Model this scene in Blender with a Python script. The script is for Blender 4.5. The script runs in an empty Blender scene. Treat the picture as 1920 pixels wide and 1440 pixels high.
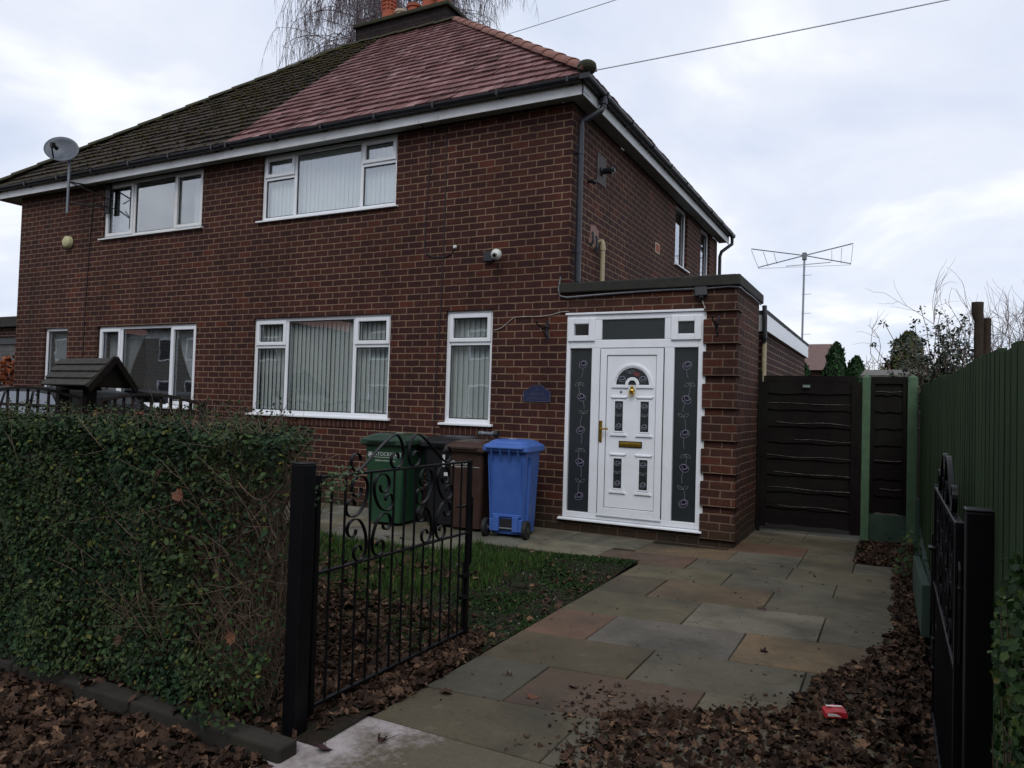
import bpy, bmesh, math, random
import numpy as np
from mathutils import Vector, Matrix
random.seed(7); RNG = np.random.default_rng(7)
SC = bpy.context.scene
COL = SC.collection
R_ = math.radians

# ------------------------------------------------------------------ camera
cam_d = bpy.data.cameras.new('camera'); cam = bpy.data.objects.new('camera', cam_d); COL.objects.link(cam)
F_PX, YAW, PITCH, ROLL = 1385.76, 0.4793959, 0.0285111, 0.0290297
cy_, sy_ = math.cos(YAW), math.sin(YAW)
_f = Vector((-sy_*math.cos(PITCH), cy_*math.cos(PITCH), math.sin(PITCH)))
_r = Vector((cy_, sy_, 0)); _u = _r.cross(_f)
_r2 = _r*math.cos(ROLL) + _u*math.sin(ROLL); _u2 = _u*math.cos(ROLL) - _r*math.sin(ROLL)
M = Matrix.Identity(4)
for i in range(3):
    M[i][0], M[i][1], M[i][2] = _r2[i], _u2[i], -_f[i]
M[0][3], M[1][3], M[2][3] = 3.4175, -7.93466, 1.42631
cam.matrix_world = M
cam_d.sensor_width = 36; cam_d.lens = F_PX/1920*36; cam_d.clip_start = .05; cam_d.clip_end = 2000
SC.camera = cam

# ------------------------------------------------------------------ world: overcast sky
W = bpy.data.worlds.new('World'); SC.world = W; W.use_nodes = True
SUN_EL, SUN_AZ = R_(48), R_(20)      # soft brightness from behind the photographer
nt = W.node_tree; nt.nodes.clear()
def wn(t, **k):
    n = nt.nodes.new(t)
    for a, b in k.items(): setattr(n, a, b)
    return n
wl = nt.links.new
sky = wn('ShaderNodeTexSky', sky_type='NISHITA'); sky.sun_disc = False
sky.sun_elevation = SUN_EL; sky.sun_rotation = R_(180)-SUN_AZ; sky.air_density = 1.0
tc = wn('ShaderNodeTexCoord'); sep = wn('ShaderNodeSeparateXYZ'); wl(tc.outputs['Generated'], sep.inputs[0])
za = wn('ShaderNodeMath', operation='ABSOLUTE'); wl(sep.outputs[2], za.inputs[0])
zz = wn('ShaderNodeMath', operation='ADD'); wl(za.outputs[0], zz.inputs[0]); zz.inputs[1].default_value = .28
dx = wn('ShaderNodeMath', operation='DIVIDE'); wl(sep.outputs[0], dx.inputs[0]); wl(zz.outputs[0], dx.inputs[1])
dy = wn('ShaderNodeMath', operation='DIVIDE'); wl(sep.outputs[1], dy.inputs[0]); wl(zz.outputs[0], dy.inputs[1])
cb = wn('ShaderNodeCombineXYZ'); wl(dx.outputs[0], cb.inputs[0]); wl(dy.outputs[0], cb.inputs[1])
n1 = wn('ShaderNodeTexNoise'); n1.inputs['Scale'].default_value = 1.55; n1.inputs['Detail'].default_value = 7; n1.inputs['Roughness'].default_value = .52; n1.inputs['Distortion'].default_value = .35
wl(cb.outputs[0], n1.inputs['Vector'])
r1 = wn('ShaderNodeValToRGB'); wl(n1.outputs['Fac'], r1.inputs['Fac'])
e = r1.color_ramp.elements
e[0].position = .30; e[0].color = (.66, .75, .94, 1); e[1].position = .66; e[1].color = (1.22, 1.25, 1.30, 1)
q = e.new(.42); q.color = (.79, .86, 1.01, 1)
q = e.new(.53); q.color = (.90, .94, 1.05, 1)
sm = wn('ShaderNodeMix', data_type='RGBA', blend_type='MULTIPLY'); sm.inputs[0].default_value = 1
wl(sky.outputs[0], sm.inputs[6]); sm.inputs[7].default_value = (.10, .10, .10, 1)
mx = wn('ShaderNodeMix', data_type='RGBA'); mx.inputs[0].default_value = .90
wl(sm.outputs[2], mx.inputs[6]); wl(r1.outputs[0], mx.inputs[7])
bg = wn('ShaderNodeBackground'); wl(mx.outputs[2], bg.inputs[0]); bg.inputs[1].default_value = 1.0
wo = wn('ShaderNodeOutputWorld'); wl(bg.outputs[0], wo.inputs[0])

sun_d = bpy.data.lights.new('sun', 'SUN'); sun_d.energy = 1.3; sun_d.angle = R_(28); sun_d.color = (1, .97, .94)
sun = bpy.data.objects.new('sun', sun_d); COL.objects.link(sun)
sd = Vector((math.sin(SUN_AZ)*math.cos(SUN_EL), -math.cos(SUN_AZ)*math.cos(SUN_EL), math.sin(SUN_EL)))
sun.rotation_euler = sd.to_track_quat('Z', 'Y').to_euler(); sun.location = (0, -10, 20)
SC.view_settings.view_transform = 'Standard'; SC.view_settings.look = 'None'
SC.view_settings.exposure = 0.0; SC.view_settings.gamma = 1.0
SC.render.engine = 'CYCLES'
try:
    SC.cycles.max_bounces = 8; SC.cycles.transparent_max_bounces = 16; SC.cycles.caustics_reflective = False; SC.cycles.caustics_refractive = False
    SC.cycles.use_denoising = True
except Exception: pass

# ------------------------------------------------------------------ object helpers
LOC = {}
def tag(o, label=None, cat=None, group=None, kind=None):
    if label: o['label'] = label
    if cat: o['category'] = cat
    if group: o['group'] = group
    if kind: o['kind'] = kind
    return o
def thing(name, loc, label, cat, group=None):
    o = bpy.data.objects.new(name, None); o.empty_display_size = .1; COL.objects.link(o)
    o.location = loc; LOC[o.name] = Vector(loc); return tag(o, label, cat, group)
def link(name, me, mats, parent=None, base=None, smooth=False, bevel=0):
    """me has world-space vertices; the object's origin goes to its thing's base"""
    L = LOC[parent.name] if parent is not None else Vector(base if base is not None else (0, 0, 0))
    me.transform(Matrix.Translation(-L))
    for m in (mats if isinstance(mats, (list, tuple)) else [mats]): me.materials.append(m)
    if smooth: me.polygons.foreach_set('use_smooth', np.ones(len(me.polygons), bool))
    o = bpy.data.objects.new(name, me); COL.objects.link(o)
    if parent is not None: o.parent = parent
    else: o.location = L
    LOC[o.name] = L
    if bevel:
        b = o.modifiers.new('Bevel', 'BEVEL'); b.width = bevel; b.segments = 2; b.limit_method = 'ANGLE'; b.angle_limit = R_(40)
    return o
def copy_tree(o, parent=None):
    c = o.copy(); COL.objects.link(c)
    if parent is not None: c.parent = parent
    LOC[c.name] = LOC[o.name]
    for ch in list(o.children): copy_tree(ch, c)
    return c

def TF(y0=0.): return lambda p: (p[0], y0+p[1], p[2])          # wall facing -Y
def TS(x0=0.): return lambda p: (x0-p[1], p[0], p[2])          # wall facing +X
class MB:
    def __init__(s, T=None): s.v = []; s.f = []; s.mi = []; s.m = 0; s.T = T
    def add(s, vs, fs):
        n = len(s.v)
        s.v += [tuple(s.T(p)) if s.T else tuple(p) for p in vs]
        s.f += [tuple(i+n for i in f) for f in fs]; s.mi += [s.m]*len(fs); return s
    def box(s, x0, x1, y0, y1, z0, z1):
        if x0 > x1: x0, x1 = x1, x0
        if y0 > y1: y0, y1 = y1, y0
        if z0 > z1: z0, z1 = z1, z0
        return s.add([(x0,y0,z0),(x1,y0,z0),(x1,y1,z0),(x0,y1,z0),(x0,y0,z1),(x1,y0,z1),(x1,y1,z1),(x0,y1,z1)],
                     [(0,3,2,1),(4,5,6,7),(0,1,5,4),(1,2,6,5),(2,3,7,6),(3,0,4,7)])
    def bar(s, a, b, w, h, up=(0,0,1)):
        a, b = Vector(a), Vector(b); d = (b-a).normalized(); r = d.cross(Vector(up))
        if r.length < 1e-4: r = d.cross(Vector((1,0,0)))
        r.normalize(); u = r.cross(d); r *= w/2; u *= h/2
        return s.add([a-r-u, a+r-u, a+r+u, a-r+u, b-r-u, b+r-u, b+r+u, b-r+u],
                     [(0,1,2,3),(4,7,6,5),(0,4,5,1),(1,5,6,2),(2,6,7,3),(3,7,4,0)])
    def tube(s, pts, r, n=6, cap=True, flat=None):
        pts = [Vector(p) for p in pts]; rs = r if isinstance(r, (list, tuple)) else [r]*len(pts)
        vs = []; ref = None
        for i, p in enumerate(pts):
            d = (pts[min(i+1, len(pts)-1)] - pts[max(i-1, 0)])
            d = d.normalized() if d.length > 1e-9 else Vector((0,0,1))
            if ref is None:
                ref = Vector((0,0,1)) if abs(d.z) < .9 else Vector((1,0,0))
                if flat is not None: ref = Vector(flat)
            a = ref - d*ref.dot(d)
            if a.length < 1e-5: a = d.orthogonal()
            a.normalize(); ref = a if flat is None else ref
            b = d.cross(a)
            for k in range(n):
                t = 2*math.pi*(k+.5)/n; vs.append(p + (a*math.cos(t) + b*math.sin(t))*rs[i])
        fs = []
        for i in range(len(pts)-1):
            for k in range(n):
                k2 = (k+1) % n; fs.append((i*n+k, i*n+k2, (i+1)*n+k2, (i+1)*n+k))
        if cap: fs.append(tuple(range(n-1, -1, -1))); fs.append(tuple((len(pts)-1)*n+k for k in range(n)))
        return s.add(vs, fs)
    def prism(s, poly, d0, d1):
        """outline in (u,z), extruded in depth"""
        n = len(poly); vs = [(p[0], d0, p[1]) for p in poly] + [(p[0], d1, p[1]) for p in poly]
        a = sum(poly[i][0]*poly[(i+1)%n][1]-poly[(i+1)%n][0]*poly[i][1] for i in range(n))
        fr = tuple(range(n)); bk = tuple(range(2*n-1, n-1, -1))
        fs = [fr, bk] + [(i, i+n, (i+1)%n+n, (i+1)%n) for i in range(n)]
        if a < 0: fs = [tuple(reversed(f)) for f in fs]
        return s.add(vs, fs)
    def ring(s, outer, inner, d0, d1):
        """band between two open outlines with equal counts (u,z)"""
        n = len(outer)
        vs = [(p[0], d0, p[1]) for p in outer] + [(p[0], d0, p[1]) for p in inner] + [(p[0], d1, p[1]) for p in outer] + [(p[0], d1, p[1]) for p in inner]
        fs = []
        for i in range(n-1):
            fs += [(i, i+1, n+i+1, n+i), (i, 2*n+i, 2*n+i+1, i+1), (n+i, n+i+1, 3*n+i+1, 3*n+i)]
        fs += [(0, n, 3*n, 2*n), (n-1, 3*n-1, 4*n-1, 2*n-1)]
        return s.add(vs, fs)
    def loft(s, rings, cap=True):
        n = len(rings[0]); vs = [p for r in rings for p in r]; fs = []
        for i in range(len(rings)-1):
            for k in range(n):
                k2 = (k+1) % n; fs.append((i*n+k, i*n+k2, (i+1)*n+k2, (i+1)*n+k))
        if cap: fs.append(tuple(range(n-1, -1, -1))); fs.append(tuple((len(rings)-1)*n+k for k in range(n)))
        return s.add(vs, fs)
    def lathe(s, prof, c, n=16, axis='z'):
        rings = []
        for r, h in prof:
            ring = []
            for k in range(n):
                t = 2*math.pi*k/n; a, b = r*math.cos(t), r*math.sin(t)
                ring.append((c[0]+a, c[1]+b, c[2]+h) if axis == 'z' else ((c[0]+h, c[1]+a, c[2]+b) if axis == 'x' else (c[0]+b, c[1]+h, c[2]+a)))
            rings.append(ring)
        return s.loft(rings)
    def ball(s, c, r, n=12, sc=(1,1,1)):
        prof = [(max(1e-4, math.sin(math.pi*i/8))*r, -math.cos(math.pi*i/8)*r) for i in range(9)]
        rings = [[(c[0]+a*math.cos(2*math.pi*k/n)*sc[0], c[1]+a*math.sin(2*math.pi*k/n)*sc[1], c[2]+h*sc[2]) for k in range(n)] for a, h in prof]
        return s.loft(rings)
    def mesh(s, name, uv=True):
        me = bpy.data.meshes.new(name); me.from_pydata(s.v, [], s.f)
        if s.m or any(s.mi): me.polygons.foreach_set('material_index', s.mi)
        if uv:
            ul = me.uv_layers.new(name='UVMap').data; me.update()
            for p in me.polygons:
                nx, ny, nz = abs(p.normal.x), abs(p.normal.y), abs(p.normal.z)
                for li in p.loop_indices:
                    c = me.vertices[me.loops[li].vertex_index].co
                    ul[li].uv = (c.x, c.z) if ny >= nx and ny >= nz*.8 else ((c.y, c.z) if nx >= nz*.8 else (c.x, c.y))
        return me
    def obj(s, name, mats, parent=None, base=None, smooth=False, bevel=0, uv=False):
        return link(name, s.mesh(name, uv), mats, parent, base, smooth, bevel)

def fast_mesh(name, V, F):
    V = np.asarray(V, np.float32); F = np.asarray(F, np.int32)
    me = bpy.data.meshes.new(name); me.vertices.add(len(V)); me.vertices.foreach_set('co', V.ravel())
    m, k = F.shape; me.loops.add(m*k); me.loops.foreach_set('vertex_index', F.ravel())
    me.polygons.add(m); me.polygons.foreach_set('loop_start', np.arange(m, dtype=np.int32)*k)
    try: me.polygons.foreach_set('loop_total', np.full(m, k, np.int32))
    except Exception: pass
    me.update(calc_edges=True); return me
def rot_from(nrm, spin):
    """(N,3) normals -> (N,3,3) frames, z axis along the normal, spun about it"""
    n = nrm/np.linalg.norm(nrm, axis=1, keepdims=True)
    a = np.where(np.abs(n[:, 2:3]) < .9, np.array([[0, 0, 1.]]), np.array([[1., 0, 0]]))
    x = np.cross(a, n); x /= np.linalg.norm(x, axis=1, keepdims=True); y = np.cross(n, x)
    c, s = np.cos(spin)[:, None], np.sin(spin)[:, None]
    return np.stack([x*c+y*s, y*c-x*s, n], axis=2)
def inst(TV, TFc, pos, rot, sc):
    V = np.einsum('nij,vj->nvi', rot, TV)*np.asarray(sc)[:, None, None] + pos[:, None, :]
    n, k = len(pos), len(TV)
    Fc = (TFc[None] + (np.arange(n)*k)[:, None, None]).reshape(-1, TFc.shape[1])
    return V.reshape(-1, 3), Fc
def join_np(parts):
    V = []; Fs = []; o = 0
    for v, f in parts: V.append(v); Fs.append(f+o); o += len(v)
    return np.concatenate(V), np.concatenate(Fs)
LEAF_V = np.array([(0,-.5,0),(.27,-.1,.06),(.22,.25,.05),(0,.5,-.04),(-.22,.25,.05),(-.27,-.1,.06),(0,.0,0)])   # small oval leaf
LEAF_F = np.array([(0,1,6),(1,2,6),(2,3,6),(3,4,6),(4,5,6),(5,0,6)])

# ------------------------------------------------------------------ materials
def lin(h):
    h = h.lstrip('#'); c = [int(h[i:i+2], 16)/255 for i in (0, 2, 4)]
    return tuple((x/12.92 if x <= .04045 else ((x+.055)/1.055)**2.4) for x in c) + (1,)
class NT:
    def __init__(s, name):
        s.m = bpy.data.materials.new(name); s.m.use_nodes = True; s.t = s.m.node_tree; s.t.nodes.clear()
        s.out = s.n('ShaderNodeOutputMaterial'); s.b = s.n('ShaderNodeBsdfPrincipled'); s.l(s.b.outputs[0], s.out.inputs[0])
    def n(s, t, **k):
        n = s.t.nodes.new(t)
        for a, b in k.items(): setattr(n, a, b)
        return n
    def l(s, a, b): s.t.links.new(a, b)
    def set(s, sock, v):
        if hasattr(v, 'links') or isinstance(v, bpy.types.NodeSocket): s.l(v, sock)
        else: sock.default_value = v
    def math(s, op, a, b=None, c=None):
        n = s.n('ShaderNodeMath', operation=op); s.set(n.inputs[0], a)
        if b is not None: s.set(n.inputs[1], b)
        if c is not None: s.set(n.inputs[2], c)
        return n.outputs[0]
    def noise(s, vec, scale, detail=4, rough=.55, dist=0):
        n = s.n('ShaderNodeTexNoise'); n.inputs['Scale'].default_value = scale; n.inputs['Detail'].default_value = detail
        n.inputs['Roughness'].default_value = rough; n.inputs['Distortion'].default_value = dist
        if vec is not None: s.l(vec, n.inputs['Vector'])
        return n.outputs['Fac']
    def ramp(s, fac, stops, interp='LINEAR'):
        n = s.n('ShaderNodeValToRGB'); s.set(n.inputs[0], fac); n.color_ramp.interpolation = interp
        e = n.color_ramp.elements
        while len(e) > 1: e.remove(e[0])
        e[0].position, e[0].color = stops[0]
        for p, c in stops[1:]: q = e.new(p); q.color = c
        return n.outputs[0]
    def fr(s, v, a, b, c=0., d=1., smooth=False):
        n = s.n('ShaderNodeMapRange', interpolation_type='SMOOTHSTEP' if smooth else 'LINEAR'); s.set(n.inputs[0], v)
        for i, x in enumerate((a, b, c, d)): n.inputs[i+1].default_value = x
        return n.outputs[0]
    def mix(s, f, a, b, mode='MIX'):
        n = s.n('ShaderNodeMix', data_type='RGBA', blend_type=mode); s.set(n.inputs[0], f); s.set(n.inputs[6], a); s.set(n.inputs[7], b); return n.outputs[2]
    def bump(s, h, strength=.3, dist=.01):
        n = s.n('ShaderNodeBump'); n.inputs['Strength'].default_value = strength; n.inputs['Distance'].default_value = dist
        s.l(h, n.inputs['Height']); s.l(n.outputs[0], s.b.inputs['Normal'])
    def co(s, which='Object'): return s.n('ShaderNodeTexCoord').outputs[which]
    def pos(s): return s.n('ShaderNodeNewGeometry').outputs['Position']
    def rnd(s): return s.n('ShaderNodeNewGeometry').outputs['Random Per Island']
    def fin(s, col, rough=.6, spec=.5, metal=0.):
        s.set(s.b.inputs['Base Color'], col); s.set(s.b.inputs['Roughness'], rough); s.set(s.b.inputs['Specular IOR Level'], spec); s.b.inputs['Metallic'].default_value = metal
        return s.m
def pmat(name, c1, c2=None, scale=8, rough=.6, bump=.1, bscale=None, bdist=.004, spec=.4, metal=0.):
    t = NT(name); P = t.pos()
    c1 = lin(c1) if isinstance(c1, str) else c1
    c2 = c1 if c2 is None else (lin(c2) if isinstance(c2, str) else c2)
    f = t.fr(t.noise(P, scale, 5, .6), .3, .7)
    if bump: t.bump(t.noise(P, bscale or scale*6, 4), bump, bdist)
    return t.fin(t.mix(f, c1, c2), rough, spec, metal)
def brick(name, cols, mortar, bump=.6, L=.23, C=.086, gap=.0075, dirt=.34, k=.53):
    t = NT(name); uv = t.co('UV'); P = t.pos()
    dn = t.n('ShaderNodeTexNoise'); dn.inputs['Scale'].default_value = 14; dn.inputs['Detail'].default_value = 2; t.l(uv, dn.inputs['Vector'])
    vm = t.n('ShaderNodeVectorMath', operation='SUBTRACT'); t.l(dn.outputs['Color'], vm.inputs[0]); vm.inputs[1].default_value = (.5,.5,.5)
    vs = t.n('ShaderNodeVectorMath', operation='SCALE'); t.l(vm.outputs[0], vs.inputs[0]); vs.inputs[3].default_value = .012
    va = t.n('ShaderNodeVectorMath', operation='ADD'); t.l(uv, va.inputs[0]); t.l(vs.outputs[0], va.inputs[1])
    sp = t.n('ShaderNodeSeparateXYZ'); t.l(va.outputs[0], sp.inputs[0])
    row = t.math('FLOOR', t.math('DIVIDE', sp.outputs[1], C)); fv = t.math('FRACT', t.math('DIVIDE', sp.outputs[1], C))
    par = t.math('PINGPONG', row, 1.)
    uu = t.math('DIVIDE', t.math('ADD', sp.outputs[0], t.math('MULTIPLY', par, L/2)), L)
    colm = t.math('FLOOR', uu); fu = t.math('FRACT', uu)
    du = t.math('MULTIPLY', t.math('MINIMUM', fu, t.math('SUBTRACT', 1., fu)), L)
    dv = t.math('MULTIPLY', t.math('MINIMUM', fv, t.math('SUBTRACT', 1., fv)), C)
    m = t.fr(t.math('MINIMUM', du, dv), gap*.55, gap*1.25, 0, 1, True)
    cb = t.n('ShaderNodeCombineXYZ'); t.l(row, cb.inputs[0]); t.l(colm, cb.inputs[1])
    wn_ = t.n('ShaderNodeTexWhiteNoise', noise_dimensions='2D'); t.l(cb.outputs[0], wn_.inputs['Vector'])
    bc = t.mix(.3, t.ramp(wn_.outputs[0], cols), cols[len(cols)//2][1])
    bc = t.mix(t.fr(t.noise(P, 22, 5, .7), .35, .75, 0, .5), bc, lin('#241716'))
    bc = t.mix(1., bc, (k, k*.94, k*.94, 1), 'MULTIPLY')
    mc = t.mix(t.noise(P, 9, 4), lin(mortar[0]), lin(mortar[1]))
    c = t.mix(m, mc, bc)
    big = t.fr(t.noise(P, .9, 4, .6), .35, .7, 1-dirt, 1.08)
    sc = t.n('ShaderNodeSeparateXYZ'); t.l(P, sc.inputs[0])
    c = t.mix(1., c, t.ramp(big, [(0, (0,0,0,1)), (1, (1,1,1,1))]), 'MULTIPLY')
    mp = t.n('ShaderNodeMapping'); t.l(P, mp.inputs['Vector']); mp.inputs['Scale'].default_value = (5, 5, .45)
    c = t.mix(1., c, t.ramp(t.fr(t.noise(mp.outputs[0], 1., 5, .65), .35, .7, .72, 1.12), [(0, (0,0,0,1)), (1, (1,1,1,1))]), 'MULTIPLY')
    c = t.mix(t.fr(t.noise(P, 1.9, 5, .7), .62, .78, 0, .3), c, lin('#3a3430'))
    damp = t.fr(t.math('ADD', sc.outputs[2], t.math('MULTIPLY', t.noise(P, 2.5, 4), .45)), .2, .6, .65, 0)     # green damp staining along the plinth
    c = t.mix(damp, c, lin('#2a2b1f'))
    hgt = t.math('ADD', t.math('MULTIPLY', m, .8), t.math('MULTIPLY', t.noise(P, 70, 4, .7), .25))
    t.bump(hgt, bump, .009)
    return t.fin(c, .86, .25)
BR = [(0, lin('#4a2a28')), (.12, lin('#54302a')), (.3, lin('#5e3630')), (.5, lin('#6a3c32')), (.68, lin('#5a3230')), (.82, lin('#74402f')), (.93, lin('#6a3d30')), (.97, lin('#8e4a33')), (1, lin('#7c452f'))]
M_brick = brick('red brown brickwork', BR, ('#8c745c', '#735e4d'))
M_brick_n = brick('dark brickwork', [(0, lin('#47282a')), (.3, lin('#55302e')), (.6, lin('#613632')), (.85, lin('#4d2c2c')), (.95, lin('#824632')), (1, lin('#5c3430'))], ('#947c68', '#7c6a5c'))
M_brick_p = brick('porch brickwork', [(0, lin('#4e3029')), (.25, lin('#5c382e')), (.5, lin('#6d4032')), (.75, lin('#5a3c30')), (.9, lin('#8a4b34')), (1, lin('#7a432f'))], ('#7c6552', '#67564a'), L=.225)
M_brick_c = brick('sooty chimney brickwork', [(0, lin('#221a1a')), (.5, lin('#2e2322')), (1, lin('#3a2a28'))], ('#3a3232', '#2c2626'))
M_sillb = brick('brick on edge sill', BR, ('#8c745c', '#735e4d'), L=.0785, C=.4, gap=.005)
def upvc(name, c='#dfe2e6', dirt=.25):
    t = NT(name); P = t.pos()
    f = t.fr(t.noise(P, 3.5, 5, .65), .45, .8, 0, dirt)
    t.bump(t.noise(P, 60, 2), .02, .001)
    return t.fin(t.mix(f, lin(c), lin('#b4b4ae')), .32, .5)
M_upvc = upvc('white plastic frame'); M_upvc_d = upvc('slightly weathered white plastic', '#cfd2d2', .5)
M_seal = pmat('grey rubber seal', '#1d1e20', rough=.5, bump=0)
def glass(name, tint=(1,1,1,1), rough=.01, mirror=1.0):
    t = NT(name); t.t.nodes.remove(t.b)
    tr = t.n('ShaderNodeBsdfTransparent'); tr.inputs[0].default_value = tint
    gl = t.n('ShaderNodeBsdfGlossy'); gl.inputs['Roughness'].default_value = rough; gl.inputs[0].default_value = (.95,.97,1,1)
    lw = t.n('ShaderNodeLayerWeight'); fr = t.math('ADD', t.math('MULTIPLY', t.math('POWER', lw.outputs['Facing'], 4.), .75), .19)
    bp = t.n('ShaderNodeBump'); bp.inputs['Strength'].default_value = .04; bp.inputs['Distance'].default_value = .02
    t.l(t.noise(t.pos(), 2.2, 2), bp.inputs['Height']); t.l(bp.outputs[0], gl.inputs['Normal']); 
    mxs = t.n('ShaderNodeMixShader'); t.l(t.math('MINIMUM', t.math('MULTIPLY', fr, 1.0*mirror), 1.), mxs.inputs[0])
    t.l(tr.outputs[0], mxs.inputs[1]); t.l(gl.outputs[0], mxs.inputs[2]); t.l(mxs.outputs[0], t.out.inputs[0]); return t.m
M_glass = glass('window glass', (.93,.95,.95,1))
def obscure(name):
    t = NT(name); P = t.pos()
    t.bump(t.noise(P, 95, 3, .6), .35, .004)
    return t.fin(t.mix(t.noise(P, 60, 3), lin('#1c2022'), lin('#33383a')), .22, .5)
M_obs = obscure('porch shade obscured glass')  # opaque; the dark porch interior is put into the pane colour
M_lead = pmat('silver leading', '#84868e', rough=.45, bump=0); M_purple = pmat('purple stained glass', '#150d24', '#1e1230', 30, rough=.25, bump=0); M_leafgl = pmat('green stained glass', '#10241a', '#183020', 30, rough=.25, bump=0); M_pinkgl = pmat('pink stained glass', '#6a3a3a', rough=.25, bump=0)
M_brass = pmat('polished brass', '#b08d3c', '#c7a04a', 30, rough=.28, bump=0, metal=1.)
M_blind = pmat('white fabric blind slats', '#e6ebe6', '#dde3df', 6, rough=.8, bump=.03)
M_net = pmat('pale net curtain', '#b9bcc0', '#a4a8ac', 12, rough=.9, bump=.1)
M_int = pmat('dim interior plaster', '#6a6660', '#5a5650', 2, rough=.9, bump=0)
M_black = pmat('black plastic gutter', '#1a1c20', '#24262a', 10, rough=.38, bump=.03)
M_pipe = pmat('dark grey plastic pipe', '#23262e', '#2d3038', 10, rough=.35, bump=.03)
M_beige = pmat('beige waste pipe', '#a89c80', '#8f8468', 14, rough=.5)
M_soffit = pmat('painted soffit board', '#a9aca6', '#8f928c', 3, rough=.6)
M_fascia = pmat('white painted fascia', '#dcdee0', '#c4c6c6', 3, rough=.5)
def tiles(name, cols, moss=None, mfac=.5):
    t = NT(name); P = t.pos(); c = t.ramp(t.rnd(), cols)
    st = t.noise(P, 26, 5, .7)
    c = t.mix(t.fr(st, .45, .75, 0, .5), c, lin('#3a2626'))
    big = t.noise(P, 1.3, 5, .65)
    c = t.mix(t.fr(big, .55, .8, 0, .4), c, lin('#4a3230'))
    if moss:
        k = t.fr(t.math('ADD', t.math('MULTIPLY', t.noise(P, 5, 6, .75), .6), t.math('MULTIPLY', t.noise(P, .8, 3), .5)), .52-.2*mfac, .68-.1*mfac)
        c = t.mix(k, c, t.mix(t.noise(P, 3, 4), lin(moss[0]), lin(moss[1])))
    t.bump(t.noise(P, 45, 5, .75), .6, .012)
    return t.fin(c, .88, .2)
M_tile = tiles('weathered red roof tiles', [(0, lin('#543c3c')), (.2, lin('#765453')), (.45, lin('#684847')), (.65, lin('#826160')), (.8, lin('#705050')), (.95, lin('#8e7070')), (1, lin('#4e3735'))])
M_tile_m = tiles('dark roof tiles with moss', [(0, lin('#211d1a')), (.4, lin('#2a2420')), (.8, lin('#322a25')), (1, lin('#3a302a'))], ('#39311a', '#25211a'), .30)
M_hip = pmat('clay hip tiles', '#84584b', '#5f4038', 7, rough=.85, bump=.5, bdist=.006)
M_hip_m = pmat('mossy hip tiles', '#3c3a22', '#2c2a22', 9, rough=.9, bump=.6, bdist=.01)
M_terra = pmat('terracotta chimney pot', '#a0523a', '#844430', 12, rough=.8, bump=.2)
M_cream = pmat('cream clay chimney pot', '#b9a48c', '#a0907c', 12, rough=.8, bump=.2)
M_mosscap = pmat('mossy concrete capping', '#2e3318', '#2c2825', 9, rough=.95, bump=.8, bdist=.015)
M_coping = pmat('lichen stained concrete coping', '#33322d', '#22221f', 7, rough=.9, bump=.5, bdist=.006)
M_felt = pmat('grey roofing felt', '#3c3d40', '#2f3033', 5, rough=.9)
M_conc = pmat('pale concrete', '#8d8a84', '#716e68', 5, rough=.9, bump=.4)
M_iron = pmat('black gloss painted iron', '#08080a', '#0e0e12', 20, rough=.4, bump=.05, spec=.22)
M_tyre = pmat('black rubber', '#141414', '#1c1c1c', 20, rough=.7)
M_steel = pmat('dull galvanised steel', '#7c8086', '#666a70', 20, rough=.45, bump=.05, metal=.7)
M_alu = pmat('grey aluminium', '#9aa0a8', '#868c94', 10, rough=.4, bump=0, metal=.6)
def binmat(name, a, b):
    t = NT(name); P = t.pos(); t.bump(t.noise(P, 120, 3), .12, .002)
    f = t.fr(t.noise(P, 4, 5, .7), .4, .75, 0, .8)
    return t.fin(t.mix(f, lin(a), lin(b)), t.fr(t.noise(P, 9, 3), .3, .7, .38, .55), .45)
# ------------------------------------------------------------------ houses
Lh, D, ZS, ZE, OV = 11.17, 7.92, 5.03, 5.2, .27
YR, ZR, XA = 3.96, 8.83, 4.2
PX = -5.585
house = thing('brick_house', (-2.8, 0, 0), 'right half of the brick semi, red tiled roof over white blind-hung windows', 'house')
nhouse = thing('brick_house', (-8.4, 0, 0), 'left half of the brick semi, dark roof grown with moss, net curtains behind its windows', 'house')

def wall_grid(mb, u0, u1, z0, z1, holes, d0, d1):
    us = sorted({u0, u1, *[h[0] for h in holes], *[h[1] for h in holes]}); zs = sorted({z0, z1, *[h[2] for h in holes], *[h[3] for h in holes]})
    # merge columns: full-height strips between openings, broken at each opening
    for i in range(len(us)-1):
        a, b = us[i], us[i+1]; hs = sorted([h for h in holes if h[0] <= a+1e-6 and h[1] >= b-1e-6], key=lambda h: h[2])
        z = z0
        for h in hs: 
            if h[2] > z+1e-6: mb.box(a, b, d0, d1, z, h[2])
            z = h[3]
        if z < z1-1e-6: mb.box(a, b, d0, d1, z, z1)
UR = (-5.01, -2.535, 4.045, 5.03); LR = (-5.065, -2.55, 1.20, 2.60); SM = (-1.685, -1.0, 1.18, 2.60)
UL = (-8.735, -6.27, 4.075, 5.03); LL = (-8.75, -6.29, 1.24, 2.565); NS = (-10.28, -9.59, 1.24, 2.57)
mb = MB(TF(0)); wall_grid(mb, PX, 0, -.1, ZS, [UR, LR, SM], 0, .26)
mb.T = None; mb.box(PX, 0, D-.26, D, -.1, ZS)
mb.T = TS(0); wall_grid(mb, .26, D-.26, -.1, ZS, [(4.6, 5.42, 3.95, 5.03), (6.45, 7.25, 3.6, 5.03)], 0, .26)
wall = mb.obj('wall', M_brick, house, uv=True)
mb = MB(TF(0)); wall_grid(mb, -Lh, PX, -.1, ZS, [UL, LL, NS], 0, .26)
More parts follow.
